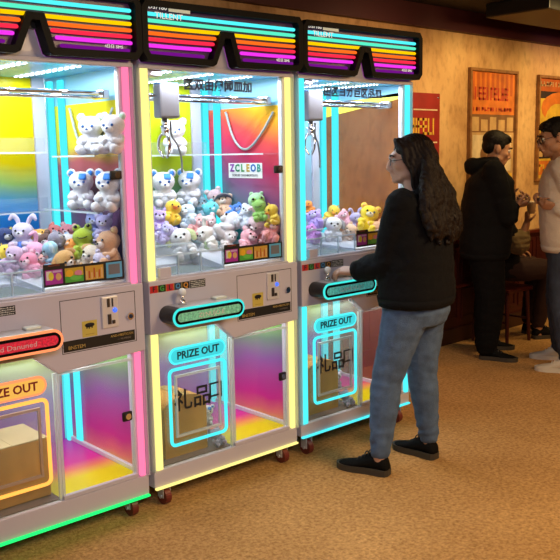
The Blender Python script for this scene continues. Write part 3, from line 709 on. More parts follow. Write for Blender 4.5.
def b_longear(s): return lambda bm: add_limb(bm, [(.26 * s, .02, .78), (.40 * s, .06, 1.15), (.62 * s, .0, 1.32), (.78 * s, -.05, 1.12)], [.12, .15, .15, .10], 10, 4)
def b_flop(s): return lambda bm: add_limb(bm, [(.48 * s, 0, .72), (.70 * s, -.06, .50), (.74 * s, -.10, .18)], [.13, .19, .16], 10, 4)
def b_point(s):
    def f(bm):
        rings_mesh(bm, [[(.42 * s + r * math.cos(a), .02 + r * .5 * math.sin(a), z) for a in [2 * PI * k / 10 for k in range(10)]] for r, z in ((.24, .62), (.20, .84), (.12, 1.02), (.03, 1.12))])
    return f
PARTS = {}
def common(): 
    L = [('body', 'p_body', b_body, 0)]
    for s in (-1, 1):
        L.append(('arm', 'p_arm%d' % s, (lambda s: lambda bm: add_limb(bm, [(.46 * s, -.05, -.20), (.52 * s, -.32, -.40), (.26 * s, -.56, -.36)], [.16, .17, .16], 10, 4))(s), 0))
        L.append(('leg', 'p_leg%d' % s, (lambda s: lambda bm: add_limb(bm, [(.30 * s, -.18, -.82), (.38 * s, -.55, -.84), (.40 * s, -.78, -.74)], [.20, .21, .23], 10, 4))(s), 0))
    return L
def face(L, ez=.40, ex=.24, er=.075, muz=True):
    for s in (-1, 1): L.append(('eye', 'p_eye%d_%d' % (s, int(er * 1000)), E_((ex * s, -.585, ez), er), 'e'))
    if muz:
        L.append(('muzzle', 'p_muz', E_((0, -.52, .20), (.27, .20, .19)), 2)); L.append(('nose', 'p_nose', E_((0, -.715, .25), (.075, .05, .055)), 'e'))
    return L
for kind in ('bear', 'patchbear', 'capbear', 'shelfbear', 'shelfpatch', 'bunny', 'dog', 'cat', 'frog', 'duck', 'ball'):
    L = common()
    if kind in ('bear', 'patchbear', 'capbear', 'shelfbear', 'shelfpatch'):
        for s in (-1, 1):
            L.append(('ear', 'p_ear%d' % s, E_((.50 * s, .05, .84), (.24, .14, .24)), 0)); L.append(('inner_ear', 'p_iear%d' % s, E_((.50 * s, -.05, .84), (.15, .09, .15)), 1))
        face(L)
        if kind in ('patchbear', 'shelfpatch'): L.append(('blue_patch', 'p_patch', lambda bm: add_box(bm, (.16, -.46, .66), (.40, .20, .36), .08, RX(-32)), 1))
        if kind == 'shelfbear': L.append(('belly_pouch', 'p_pouch', E_((0, -.50, -.62), (.30, .14, .20)), 2))
        if kind == 'shelfpatch': L.append(('belly_pouch', 'p_pouch', E_((0, -.50, -.62), (.30, .14, .20)), 2))
        if kind == 'capbear':
            L.append(('cap', 'p_cap', lambda bm: rings_mesh(bm, [[(r * math.cos(2 * PI * i / 18), .03 + r * .95 * math.sin(2 * PI * i / 18), z) for i in range(18)] for r, z in ((.70, .52), (.72, .62), (.62, .82), (.42, .98), (.1, 1.04))]), 3))
            L.append(('cap_brim', 'p_brim', E_((0, -.55, .56), (.52, .42, .06)), 3))
    elif kind == 'bunny':
        for s in (-1, 1): L.append(('ear', 'p_long%d' % s, b_longear(s), 0))
        face(L); L.append(('belly', 'p_belly', E_((0, -.36, -.52), (.33, .24, .34)), 1))
    elif kind == 'dog':
        for s in (-1, 1): L.append(('ear', 'p_flop%d' % s, b_flop(s), 1))
        face(L, er=.085)
    elif kind == 'cat':
        for s in (-1, 1): L.append(('ear', 'p_point%d' % s, b_point(s), 0))
        face(L); L.append(('tail', 'p_tail', lambda bm: add_limb(bm, [(0, .45, -.8), (.35, .72, -.7), (.45, .75, -.25)], [.11, .11, .09], 8, 4), 1))
    elif kind == 'frog':
        for s in (-1, 1):
            L.append(('eye_bump', 'p_bump%d' % s, E_((.34 * s, -.16, .92), .24), 0)); L.append(('eye', 'p_feye%d' % s, E_((.36 * s, -.34, .96), .12), 'e'))
        L.append(('mouth', 'p_mouth', lambda bm: add_tube(bm, [(-.30, -.535, .30), (-.15, -.60, .22), (0, -.625, .20), (.15, -.60, .22), (.30, -.535, .30)], .025, 8, 4), 'e')); L.append(('belly', 'p_belly', E_((0, -.36, -.52), (.33, .24, .34)), 1))
    elif kind == 'duck':
        face(L, muz=False); L.append(('beak', 'p_beak', lambda bm: (add_ell(bm, (0, -.66, .22), (.24, .22, .07)), add_ell(bm, (0, -.62, .13), (.18, .16, .05))), 1)); L.append(('tuft', 'p_tuft', lambda bm: add_limb(bm, [(0, 0, .88), (0, -.05, 1.05), (0, -.16, 1.10)], [.08, .06, .03], 8, 4), 0))
    elif kind == 'ball':
        L = [('body', 'p_ball', E_((0, 0, 0), (.95, .92, .86), None, 3), 0)]
        for s in (-1, 1):
            L.append(('ear', 'p_bear%d' % s, E_((.55 * s, .05, .72), (.26, .16, .26)), 0)); L.append(('eye', 'p_beye%d' % s, E_((.30 * s, -.86, .22), .09), 'e'))
        L.append(('muzzle', 'p_bmuz', E_((0, -.85, -.05), (.28, .14, .18)), 2)); L.append(('foot', 'p_bfoot', lambda bm: (add_ell(bm, (-.4, -.5, -.78), (.24, .3, .15))), 0)); L.append(('foot', 'p_bfoot2', lambda bm: (add_ell(bm, (.4, -.5, -.78), (.24, .3, .15))), 0))
    PARTS[kind] = L
KN = dict(bear='plush_bear', patchbear='plush_bear', capbear='plush_bear', shelfbear='plush_bear', shelfpatch='plush_bear', bunny='plush_bunny', dog='plush_dog', cat='plush_cat', frog='plush_frog', duck='plush_duck', ball='plush_ball')
def plush(kind, col, loc, s, rot, label, group):
    t = empty(KN[kind], loc); t.rotation_euler = rot; t.scale = (s, s, s); tag(t, label, 'plush toy', group)
    a, b = PC[col]; light = tuple(min(.9, .45 * x + .48) for x in a)
    ms = {0: fur(col, a), 1: fur(col + '_accent', b), 2: fur(col + '_light', light), 3: fur('dark_grey', (.10, .10, .13)), 'e': blue_eye if kind.startswith('shelf') else eye_m}
    for name, key, build, mk in PARTS[kind]:
        o = bpy.data.objects.new(name, pmesh(key, build)); C.objects.link(o); o.parent = t
        o.material_slots[0].link = 'OBJECT'; o.material_slots[0].material = ms[mk]
    return t
PILE = [
 (0, 0.504, 0.529, 1.150, 0.055, 'bear', 'navy', 20, 0, 'navy blue plush bear at the left end of the pile, pink-lit machine'),
 (0, 0.551, 0.455, 1.171, 0.058, 'bunny', 'lavwhite', -10, 10, 'pale lavender plush bunny with a blue face patch, left part of the pile'),
 (0, 0.622, 0.444, 1.137, 0.042, 'ball', 'amber', 0, 0, 'small amber round plush behind the dark brown one'),
 (0, 0.619, 0.374, 1.134, 0.046, 'bear', 'dkbrown', 15, -10, 'dark chocolate brown plush bear in the pile of the pink-lit machine'),
 (0, 0.726, 0.525, 1.155, 0.045, 'cat', 'coral', 0, 15, 'coral red plush cat at the back of the pile, left of the lime one'),
 (0, 0.630, 0.308, 1.138, 0.036, 'ball', 'slate', 0, 0, 'slate grey round plush between the brown bear and the white one'),
 (0, 0.760, 0.465, 1.160, 0.042, 'bear', 'rose', 10, 0, 'rose pink plush bear at the very back of the pile, left of the lime one'),
 (0, 0.690, 0.345, 1.127, 0.05, 'bear', 'white', -20, 12, 'white plush bear beside the lime green one in the pile'),
 (0, 0.685, 0.279, 1.107, 0.036, 'ball', 'orange', 0, 0, 'small bright orange round plush below the lime green one'),
 (0, 0.707, 0.221, 1.150, 0.058, 'frog', 'lime', -15, 0, 'lime green plush frog with black eyes on top of the pile'),
 (0, 0.760, 0.234, 1.213, 0.046, 'cat', 'blue', 0, 0, 'periwinkle blue pointed plush cat at the back, under the shelves'),
 (0, 0.757, 0.136, 1.213, 0.044, 'bear', 'lilac', 10, 0, 'lilac plush bear at the back right of the pile, under the shelves'),
 (0, 0.767, 0.174, 1.152, 0.036, 'ball', 'lilac', 0, 0, 'lilac round plush right behind the peach bear'),
 (0, 0.747, 0.091, 1.138, 0.066, 'bear', 'peach', -25, 0, 'large peach plush bear against the right end of the glass, pink-lit machine'),
 (0, 0.610, 0.186, 1.072, 0.058, 'dog', 'gold', 30, 20, 'golden brown plush dog pressed to the front glass above the sticker strip'),
 (0, 0.695, 0.156, 1.087, 0.056, 'dog', 'tanwhite', -30, 10, 'tan and white plush dog next to the golden one at the front glass'),
 (0, 0.693, 0.079, 1.072, 0.042, 'bear', 'lavwhite2', 0, 0, 'pale lavender plush bear at the front glass between the tan dog and the peach bear'),
 (0, 0.547, 0.362, 1.100, 0.055, 'bunny', 'pink', 25, 30, 'pink plush bunny behind the clear prize chute, pink-lit machine'),
 (0, 0.577, 0.248, 1.114, 0.044, 'dog', 'skyblue', -40, 15, 'sky blue plush dog with a dark eye, left of the golden brown dog'),
 (0, 0.453, 0.347, 1.094, 0.05, 'bear', 'mauve', 0, 0, 'mauve plush bear behind the prize chute at the left edge of the photo'),
 (0, 0.479, 0.450, 1.095, 0.046, 'duck', 'yellow', 20, 0, 'yellow plush duck at the left end of the pile near the photo edge'),
 (0, 0.500, 0.288, 1.068, 0.05, 'bear', 'hotpink', 10, -15, 'hot pink plush bear low behind the prize chute'),
 (0, 0.575, 0.297, 1.064, 0.044, 'cat', 'coral2', -10, 0, 'light coral plush cat low at the corner of the prize chute'),
 (1, 0.381, 0.460, 1.184, 0.06, 'bunny', 'purple', 10, 0, 'purple plush bunny at the left end of the pile, yellow-lit machine'),
 (1, 0.459, 0.460, 1.229, 0.052, 'duck', 'yelor', 35, 10, 'yellow plush duck with an orange beak in the middle machine'),
 (1, 0.543, 0.444, 1.208, 0.054, 'bear', 'iceblue', -10, -10, 'ice blue plush bear with a dark eye, right of the yellow duck'),
 (1, 0.702, 0.547, 1.232, 0.05, 'bunny', 'aqua', 0, 10, 'pale aqua plush bunny at the back of the pile below the cyan corner strips'),
 (1, 0.755, 0.501, 1.270, 0.05, 'bear', 'blush', 0, 0, 'blush pink plush bear at the back of the pile, left of the grey-capped doll'),
 (1, 0.747, 0.422, 1.244, 0.054, 'capbear', 'tan', -20, 0, 'tan plush with a dark grey cap at the back of the pile'),
 (1, 0.663, 0.420, 1.210, 0.04, 'ball', 'teal', 0, 0, 'small teal round plush in front of the cyan corner strips'),
 (1, 0.761, 0.324, 1.208, 0.044, 'cat', 'royal', 0, 0, 'royal blue plush cat behind the white bear with the blue patch'),
 (1, 0.683, 0.305, 1.162, 0.07, 'patchbear', 'white', -35, -15, 'large white plush bear with a bright blue forehead patch on top of the pile'),
 (1, 0.753, 0.246, 1.199, 0.055, 'bear', 'icewhite', -10, 10, 'bluish white plush bear to the right of the blue-patched one'),
 (1, 0.738, 0.139, 1.233, 0.046, 'frog', 'green', 0, 0, 'leaf green plush frog at the back right of the middle machine'),
 (1, 0.769, 0.196, 1.254, 0.04, 'ball', 'green2', 0, 0, 'mint green round plush behind the leaf green frog'),
 (1, 0.766, 0.076, 1.212, 0.044, 'duck', 'yellow', -30, 0, 'yellow plush duck at the right end of the pile, yellow-lit machine'),
 (1, 0.744, 0.169, 1.155, 0.058, 'bunny', 'palepink', -15, 20, 'pale pink plush bunny at the right of the pile in the middle machine'),
 (1, 0.757, 0.083, 1.135, 0.054, 'bear', 'salmon', -20, 0, 'salmon plush bear against the right end of the middle glass'),
 (1, 0.681, 0.168, 1.089, 0.056, 'bear', 'rosepink', 0, 10, 'rose pink plush bear at the front glass above the middle sticker strip'),
 (1, 0.754, 0.132, 1.070, 0.048, 'cat', 'coral', -15, 0, 'coral pink plush cat at the front glass, right of the rose pink bear'),
 (1, 0.549, 0.381, 1.154, 0.05, 'cat', 'coralpink', 10, 10, 'coral and pink plush cat in the centre of the middle pile'),
 (1, 0.623, 0.374, 1.157, 0.044, 'bear', 'palepink', 0, 0, 'pale pink plush bear touching the blue-patched bear from the left'),
 (1, 0.414, 0.320, 1.095, 0.068, 'dog', 'creamwhite', 25, -10, 'big cream white plush dog behind the middle prize chute'),
 (1, 0.549, 0.310, 1.106, 0.056, 'bunny', 'mintwhite', -10, 0, 'white plush bunny with a pale green belly behind the middle prize chute'),
 (1, 0.640, 0.266, 1.087, 0.048, 'bear', 'pearl', 15, 0, 'pearl white plush bear below the blue-patched bear'),
 (1, 0.357, 0.376, 1.135, 0.044, 'bear', 'lilac', 0, 0, 'lilac plush bear low at the left end of the middle pile'),
 (2, 0.523, 0.420, 1.130, 0.056, 'bear', 'purple', 0, 0, 'lavender purple plush bear at the left of the cyan machine pile'),
 (2, 0.421, 0.340, 1.065, 0.048, 'cat', 'magenta', 15, 0, 'magenta plush cat below the lavender purple bear'),
 (2, 0.594, 0.540, 1.183, 0.04, 'duck', 'orange', 0, 0, 'small orange plush duck at the back left of the cyan machine'),
 (2, 0.749, 0.510, 1.146, 0.048, 'duck', 'yellow', -10, 0, 'yellow plush duck behind the white dog in the cyan machine'),
 (2, 0.572, 0.330, 1.087, 0.06, 'dog', 'whitegrey', 20, 0, 'white plush dog with grey ears behind the cyan machine chute'),
 (2, 0.748, 0.398, 1.123, 0.046, 'bear', 'rosepink', 0, 0, 'rose pink plush bear behind the tan cat in the cyan machine'),
 (2, 0.658, 0.290, 1.055, 0.046, 'cat', 'tan', -10, 0, 'tan plush cat to the right of the white dog'),
 (2, 0.754, 0.327, 1.111, 0.044, 'bunny', 'lilac', 0, 10, 'lilac plush bunny in the middle of the cyan machine pile'),
 (2, 0.763, 0.295, 1.061, 0.032, 'ball', 'red', 0, 0, 'small red round plush left of the large yellow bear'),
 (2, 0.736, 0.220, 1.142, 0.066, 'bear', 'canary', -25, -5, 'large canary yellow plush bear in the cyan machine'),
 (2, 0.726, 0.240, 1.047, 0.036, 'ball', 'lavblue', 0, 0, 'lavender blue round plush below the large yellow bear'),
 (2, 0.743, 0.160, 1.062, 0.054, 'bear', 'peach', -10, 0, 'peach plush bear at the cyan machine front glass beside the woman'),
]
GN = ['plush pile in the pink-lit machine', 'plush pile in the yellow-lit machine', 'plush pile in the cyan machine']
rp = random.Random(11)
for (m_, u, y, z, r, kind, col, rz, tilt, label) in PILE:
    rot = (R(-14 + tilt + rp.uniform(-26, 22)), R(rp.uniform(-38, 38)), R(-40 + rz + rp.uniform(-25, 25)))
    s = r * (1.22 if kind != 'ball' else 1.1)
    z0 = max(z - (.40 * s if kind != 'ball' else 0), .985 + .8 * s)
    plush(kind, col, (MX[m_] + u, MY + y, z0), s, rot, label, GN[m_])
for (m_, u, y, z, s, kind, col, rz, label) in [
    (0, .752, .195, 1.566, .080, 'shelfbear', 'shelf', -48, 'white plush bear with pale green ears, upper shelf, left of two, pink-lit machine'),
    (0, .764, .040, 1.566, .078, 'shelfbear', 'shelf', -60, 'white plush bear with pale green ears, upper shelf beside the pink post'),
    (0, .752, .300, 1.342, .080, 'shelfpatch', 'shelfblue', -40, 'white plush bear with a blue patch, lower shelf beside the cyan strips, pink-lit machine'),
    (0, .756, .085, 1.342, .082, 'shelfpatch', 'shelfblue', -55, 'white plush bear with a blue patch, lower shelf beside the pane lock, pink-lit machine'),
    (1, .560, .565, 1.566, .086, 'shelfbear', 'shelf', -30, 'white plush bear with green ears alone on the upper shelf behind the claw'),
    (1, .490, .575, 1.313, .090, 'shelfpatch', 'shelfblue', -25, 'white plush bear with a blue patch, lower back shelf, left of two, yellow-lit machine'),
    (1, .650, .575, 1.313, .090, 'shelfpatch', 'shelfblue', -50, 'white plush bear with a blue patch, lower back shelf beside the cyan strips, yellow-lit machine')]:
    plush(kind, col, (MX[m_] + u, MY + y, z), s, (0, 0, R(rz)), label, 'white bears on the acrylic shelves')
for (m_, u, y, z, s, kind, col, rot, label) in [
    (1, .388, .14, .284, .046, 'patchbear', 'white', (R(-10), R(10), R(-30)), 'small white plush bear with a blue patch beside the carton behind the middle prize door'),
    (1, .386, .062, .196, .044, 'cat', 'violetgrey', (R(-20), R(-20), R(-20)), 'violet grey plush cat at the foot of the carton behind the middle prize door'),
    (1, .388, .170, .198, .046, 'bear', 'lilac', (0, 0, R(-50)), 'lilac plush bear under the small blue-patched one behind the middle prize door'),
    (2, .388, .14, .282, .046, 'bear', 'lavwhite2', (R(-10), R(10), R(-30)), 'pale lavender plush bear beside the carton behind the cyan prize door'),
    (2, .386, .062, .196, .044, 'cat', 'violetgrey', (R(-20), R(-20), R(-20)), 'violet grey plush cat at the foot of the carton behind the cyan prize door'),
    (2, .388, .170, .198, .046, 'bear', 'purple', (0, 0, R(-50)), 'purple plush bear under the pale lavender one behind the cyan prize door')]:
    plush(kind, col, (MX[m_] + u, MY + y, z), s, rot, label, 'plush toys behind the prize doors')
# cartons behind the prize doors
kraft = mat('kraft_card', (.60, .27, .055), .8, var=.22, vscale=6, bump=.2, bscale=30); krtop = mat('kraft_top', (.66, .48, .28), .8, var=.12, vscale=7)
tape = mat('parcel_tape', (.50, .30, .12), .25)
for m_, u0, u1, y0, y1, z1, label in ((0, .13, .427, .075, .30, .395, 'wide brown carton with a pale top behind the amber prize door'), (1, .112, .340, .075, .27, .425, 'tall brown carton behind the prize door of the middle machine'), (2, .112, .340, .075, .27, .425, 'tall brown carton behind the prize door of the cyan machine')):
    t = empty('carton', (MX[m_], MY, .155)); tag(t, label, 'box', 'cartons behind the prize doors')
    bm = bmesh.new(); h = z1 - .155
    if m_ == 0: add_box(bm, ((u0 + u1) / 2, (y0 + y1) / 2, h / 2), (u1 - u0, y1 - y0, h - .004), .006)
    else:
        um = (u0 + u1) / 2; a = (u1 - u0) / 2
        poly = [(u0, 0), (u1, 0)] + [(um + a * math.cos(R(k)), h - .05 + .05 * math.sin(R(k))) for k in range(0, 181, 15)]
        add_prism(bm, poly, y0, y1)
    obj('card_body', bm, kraft, t)
    if m_ == 0:
        for s in (0, 1):
            bm = bmesh.new(); xm = (u0 + u1) / 2; a_, b_ = ((u0, xm - .001), (xm + .001, u1))[s]
            add_box(bm, ((a_ + b_) / 2, (y0 + y1) / 2, h), (b_ - a_, y1 - y0, .004), .001); obj('top_flap', bm, krtop, t)
    else:
        bm = bmesh.new(); add_box(bm, ((u0 + u1) / 2, (y0 + y1) / 2, h + .0012), (.04, y1 - y0 - .004, .0015)); obj('tape_strip', bm, tape, t)

# ------------------------------------------------------------------ people
skin_l = mat('skin_light', (.52, .29, .20), .5, var=.06, vscale=20); skin_t = mat('skin_tan', (.42, .21, .12), .5, var=.06, vscale=20)
hair_m = mat('dark_brown_hair', (.010, .0048, .003), .55, bump=.5, bscale=80, spec=.2); hair_b = mat('black_hair', (.006, .0042, .0035), .6, bump=.5, bscale=90, spec=.2)
eye_w = mat('eye_white', (.7, .68, .64), .25); iris = mat('eye_dark', (.02, .012, .008), .15)
blk_cloth = mat('black_cloth', (.0045, .0045, .0055), .9, bump=.3, bscale=70, spec=.18)
denim_l = mat('light_denim', (.078, .130, .235), .85, bump=.5, bscale=240, var=.24, vscale=22); denim_d = mat('dark_denim', (.035, .050, .085), .85, bump=.4, bscale=240, var=.4, vscale=7)
cream = mat('cream_fleece', (.62, .53, .44), .9, bump=.4, bscale=90, var=.08, vscale=10)
char = mat('black_trousers', (.004, .004, .0045), .9, bump=.3, bscale=80, spec=.15); redtr = mat('dark_red_trousers', (.020, .004, .004), .85, bump=.3, bscale=80); khaki = mat('khaki_cloth', (.16, .11, .045), .9, bump=.4, bscale=60, var=.25, vscale=18)
blk_shoe = mat('black_suede', (.0035, .0035, .004), .8, bump=.3, bscale=120, spec=.15); sole_b = mat('olive_grey_sole', (.045, .038, .028), .6); wht_shoe = mat('white_leather', (.68, .62, .52), .45); sole_w = mat('white_sole', (.70, .66, .58), .5); lace_w = mat('white_lace', (.72, .70, .66), .6); lace_b = mat('black_lace', (.02, .02, .02), .6)
frame_m = mat('black_frame', (.01, .01, .01), .3); lens_m = glass('lens', (.9, .9, .92), refl=.5, base=.06); sun_m = mat('dark_lens', (.015, .012, .012), .1, coat=.5)
Z = V((0, 0, 1))
def frame_of(f, up=Z):
    f = V(f).normalized(); r = f.cross(V(up)).normalized(); u = r.cross(f).normalized()
    return r, f, u                                   # right, forward, up of the person
def head_bm(bm, c, f, up, s=1.):
    """skull, face, nose, lips, jaw and ears around centre c (metres); head about .22 s high"""
    r, f, u = frame_of(f, up); M3 = Matrix((r, f, u)).transposed()
    def e(x, y, z, a, b, c_, rx=0.): add_ell(bm, V(c) + M3 @ V((x, y, z)) * s, (a * s, b * s, c_ * s), M3 @ Matrix.Rotation(R(rx), 3, 'X'), 3)
    e(0, -.012, .030, .074, .094, .082)                 # skull
    e(0, .026, -.018, .062, .068, .085)                 # face
    e(0, .046, -.078, .042, .046, .034)                 # jaw
    e(0, .078, -.092, .020, .017, .016)                 # chin
    e(0, .078, .030, .044, .018, .016)                  # brow
    for sx in (-1, 1):
        e(.034 * sx, .062, -.022, .025, .026, .024)      # cheek
        e(.072 * sx, -.006, -.008, .009, .020, .031, 12) # ear
        e(.040 * sx, .016, -.062, .024, .045, .030)      # jaw side
        e(.012 * sx, .098, -.040, .010, .011, .009)      # nostril
    add_tube(bm, [V(c) + M3 @ V(p) * s for p in ((0, .088, .018), (0, .101, -.006), (0, .110, -.030), (0, .100, -.044))], [.009 * s, .009 * s, .0115 * s, .009 * s], 10, 4)
    e(0, .093, -.061, .021, .010, .0065); e(0, .090, -.072, .018, .010, .007)   # lips
def head_kids(parent, c, f, up, s, hair):
    r, f, u = frame_of(f, up); M3 = Matrix((r, f, u)).transposed()
    for sx in (-1, 1):
        q = V(c) + M3 @ V((.031 * sx, .080, .006)) * s
        bm = bmesh.new(); add_ell(bm, q, (.0125 * s,) * 3, None, 2); e = obj('eye', bm, eye_w, parent, True)
        bm = bmesh.new(); add_ell(bm, q + f * .0085 * s, (.006 * s,) * 3, None, 2); obj('iris', bm, iris, e, True)
        bm = bmesh.new(); add_tube(bm, [V(c) + M3 @ V(p) * s for p in ((.014 * sx, .0975, .026), (.032 * sx, .095, .033), (.052 * sx, .080, .026))], [.0035 * s, .0045 * s, .0025 * s], 8, 3); obj('eyebrow', bm, hair, parent, True)
def hand_bm(bm, wrist, d, palm_n, thumb_side, curl=.5, s=1., spread=.16, curls=None):
    """palm and five fingers; d = direction of the hand, palm_n = out of the palm, thumb_side = direction of the thumb edge"""
    w = V(wrist); d = V(d).normalized(); n = V(palm_n); n = (n - d * n.dot(d)).normalized(); t = V(thumb_side); t = (t - d * t.dot(d) - n * t.dot(n)).normalized()
    L = .088 * s
    rings = []
    for k, (a, hw, ht) in enumerate(((-.012, .024, .019), (.012, .028, .018), (.042, .038, .016), (.070, .041, .015), (.090, .038, .012))):
        rings.append(ell_ring(w + d * a * s, t, n, hw * s, ht * s, 16, 2.6))
    rings_mesh(bm, rings)
    for k, (off, ln, rd) in enumerate(((.029, .068, .0090), (.010, .077, .0094), (-.010, .071, .0090), (-.028, .056, .0080))):
        cu = (curls[k] if curls else curl) * (1 + .12 * k)
        p = w + d * (.084 - .006 * abs(k - 1)) * s + t * off * s
        dd = (d + t * (off * spread * 22 * .35)).normalized(); pts = [p - d * .02 * s, p]
        ang = 0
        for seg, fr in enumerate((.45, .32, .27)):
            ang += cu * (.75, .95, .7)[seg]
            v = dd * math.cos(ang) + n * math.sin(ang); p = p + v * ln * fr * s; pts.append(p)
        add_limb(bm, pts, [rd * s, rd * s, rd * .95 * s, rd * .9 * s, rd * .76 * s], 10, 3)
    p = w + d * .022 * s + t * .026 * s + n * .006 * s
    v1 = (d * .62 + t * .72 + n * .32).normalized(); v2 = (d * .85 + t * .30 + n * (.25 + .5 * curl)).normalized(); v3 = (d * .9 + t * (.05 - .2 * curl) + n * (.2 + .6 * curl)).normalized()
    add_limb(bm, [p - v1 * .012 * s, p + v1 * .034 * s, p + v1 * .034 * s + v2 * .030 * s, p + v1 * .034 * s + v2 * .030 * s + v3 * .024 * s], [.013 * s, .0115 * s, .0102 * s, .008 * s], 10, 3)
def torso_bm(bm, rows, n=24):
    """rows: centre, right axis, forward axis, half width, half depth"""
    rings_mesh(bm, [ell_ring(c, r, f, a, b, n, 2.3) for c, r, f, a, b in rows])
def shoe_thing(parent, heel, toe, L=.27, up_m=blk_shoe, so_m=sole_b, la=lace_b, high=.112, lift=FZ):
    h, t = V(heel), V(toe); d = (t - h); d.z = 0; d.normalize(); r = d.cross(Z)
    h = V((h.x, h.y, lift)); 
    st = [(0.0, .022, .060), (.04, .034, .088), (.10, .037, high), (.20, .036, high * 1.0), (.33, .037, high * .93), (.48, .041, high * .70), (.62, .046, .056), (.78, .047, .046), (.90, .039, .038), (.97, .024, .030), (1.0, .010, .024)]
    rings = []
    for a, hw, ht in st:
        c = h + d * (a * L); ring = []
        for k in range(18):
            th = 2 * PI * k / 18; x, z = math.cos(th), math.sin(th)
            x = math.copysign(abs(x) ** .8, x)
            nar = 1 - .38 * max(0, z) * (1 if ht > .07 else .5)
            ring.append(c + r * (hw * x * nar) + Z * (.016 + (ht - .016) * (.5 + .5 * z)))
        rings.append(ring)
    bm = bmesh.new(); rings_mesh(bm, rings); o = obj('shoe', bm, up_m, parent, True)
    bm = bmesh.new(); pr = [(-.012, .020), (.03, .037), (.12, .041), (.30, .040), (.45, .042), (.62, .049), (.78, .050), (.90, .042), (.98, .026), (1.02, .008)]
    outl = [h + d * (a * L) + r * w for a, w in pr] + [h + d * (a * L) - r * w for a, w in reversed(pr)]
    lo = [p + Z * .0005 for p in outl]; hi = [p + Z * .030 for p in outl]
    rings_mesh(bm, [lo, hi]); obj('sole', bm, so_m, o)
    bm = bmesh.new()
    for k in range(4):
        a = .36 + k * .075; zz = high * .93 - k * .011 - (.012 if k > 1 else 0)
        c = h + d * (a * L) + Z * zz
        add_tube(bm, [c - r * .024 - Z * .012, c - r * .012 + Z * .003, c + r * .012 + Z * .003, c + r * .024 - Z * .012], .0032, 6, 3)
    obj('laces', bm, la, o, True)
    return o
def folds(amp, fr, zones=()):
    def f(co):
        a = noise.noise(V((co.x * fr, co.y * fr, co.z * fr * 2.2))) * amp + noise.noise(V((co.x * fr * 2.7, co.y * fr * 2.7, co.z * fr * 5))) * amp * .35
        for c, rad, k in zones:
            dd = (co - V(c)).length
            if dd < rad:
                wv = math.sin((co - V(c)).dot(V((.35, .35, .87))) * k + 5 * noise.noise(co * 9))
                a += wv * .0045 * (1 - dd / rad)
        return a
    return f
def lerp(a, b, t): return V(a).lerp(V(b), t)
def glasses(parent, c, f, up, s=1., dark=False):
    r, f, u = frame_of(f, up); M3 = Matrix((r, f, u)).transposed(); q = lambda x, y, z: V(c) + M3 @ V((x, y, z)) * s
    bm = bmesh.new()
    for sx in (-1, 1):
        add_tube(bm, [q(.033 * sx + .025 * math.cos(a), .104 - .006 * abs(math.cos(a)), .002 + .021 * math.sin(a)) for a in [2 * PI * k / 18 for k in range(18)]], .0019 * s, 6, closed=True)
        add_tube(bm, [q(.058 * sx, .098, .006), q(.073 * sx, .06, .008), q(.077 * sx, -.005, .010), q(.076 * sx, -.03, -.008)], .0019 * s, 6, 3)
    add_tube(bm, [q(-.009, .106, .006), q(0, .110, .009), q(.009, .106, .006)], .0019 * s, 6, 3)
    g = obj('glasses', bm, frame_m, parent, True)
    for sx in (-1, 1):
        bm = bmesh.new(); f_ = bm.faces.new([bm.verts.new(q(.033 * sx + .0245 * math.cos(a), .1035 - .006 * abs(math.cos(a)), .002 + .0205 * math.sin(a))) for a in [2 * PI * k / 18 for k in range(18)]]); obj('lens', bm, sun_m if dark else lens_m, g)

# --- the woman at the cyan machine
wo = empty('person', (2.99, 2.46, 0)); tag(wo, 'woman with long dark wavy hair, glasses, black jacket and light jeans at the joystick', 'person')
WL = lambda *p: V(p) - V((2.99, 2.46, 0))
fB = V((-.22, .975, 0)); rB, fB, _ = frame_of(fB)
hip = WL(3.046, 2.430, .80); ch = WL(3.040, 2.432, 1.06); shc = WL(3.038, 2.425, 1.240)
shL = shc - rB * .150; shR = shc + rB * .150
hL, hR = hip - rB * .085 - Z * .02, hip + rB * .085 - Z * .02
heelL, toeL = WL(2.836, 2.418, 0), WL(2.756, 2.663, 0); heelR, toeR = WL(3.158, 2.392, 0), WL(3.150, 2.647, 0)
anL = lerp(heelL, toeL, .17) + Z * .09; anR = lerp(heelR, toeR, .17) + Z * .09
knL = lerp(hL, anL, .52) + fB * .035; knR = lerp(hR, anR, .52) + fB * .025
elL = WL(2.885, 2.475, .975); wrL = WL(2.878, 2.672, .913)
elR = WL(3.255, 2.475, .985); wrR = WL(3.150, 2.665, .920)
hc = WL(3.026, 2.457, 1.434); fH = V((-.68, .73, -.06)); uH = V((-.05, .04, 1))
bm = bmesh.new()
head_bm(bm, hc, fH, uH, .93)
add_limb(bm, [shc + Z * .0, shc + Z * .06 + fB * .01, hc - Z * .06 - fB * .005], [.060, .050, .048])
torso_bm(bm, [(hip - Z * .10, rB, fB, .12, .09), (hip, rB, fB, .150, .105), (lerp(hip, ch, .5), rB, fB, .125, .09), (ch, rB, fB, .140, .10), (lerp(ch, shc, .7), rB, fB, .150, .085), (shc, rB, fB, .11, .06)])
for a, b, c in ((shL, elL, wrL), (shR, elR, wrR)): add_limb(bm, [a, lerp(a, b, .5), b, lerp(b, c, .4), c], [.042, .040, .034, .034, .026])
for a, b, c in ((hL, knL, anL), (hR, knR, anR)): add_limb(bm, [a, lerp(a, b, .4), b, lerp(b, c, .35), c, c - Z * .05], [.075, .070, .050, .048, .034, .034])
dL = V((-.32, .94, -.02)); 
hand_bm(bm, wrL - V((-.34, .93, 0)) * .02, V((-.40, .91, .06)), V((.25, .05, -.95)), V((.92, .35, .1)), .50, 1.0)
hand_bm(bm, wrR, V((-.5, .85, -.1)), V((-.5, -.3, -.8)), V((-.6, -.5, .6)), .5, .86)
organic('body', bm, skin_l, wo, .0055, 3)
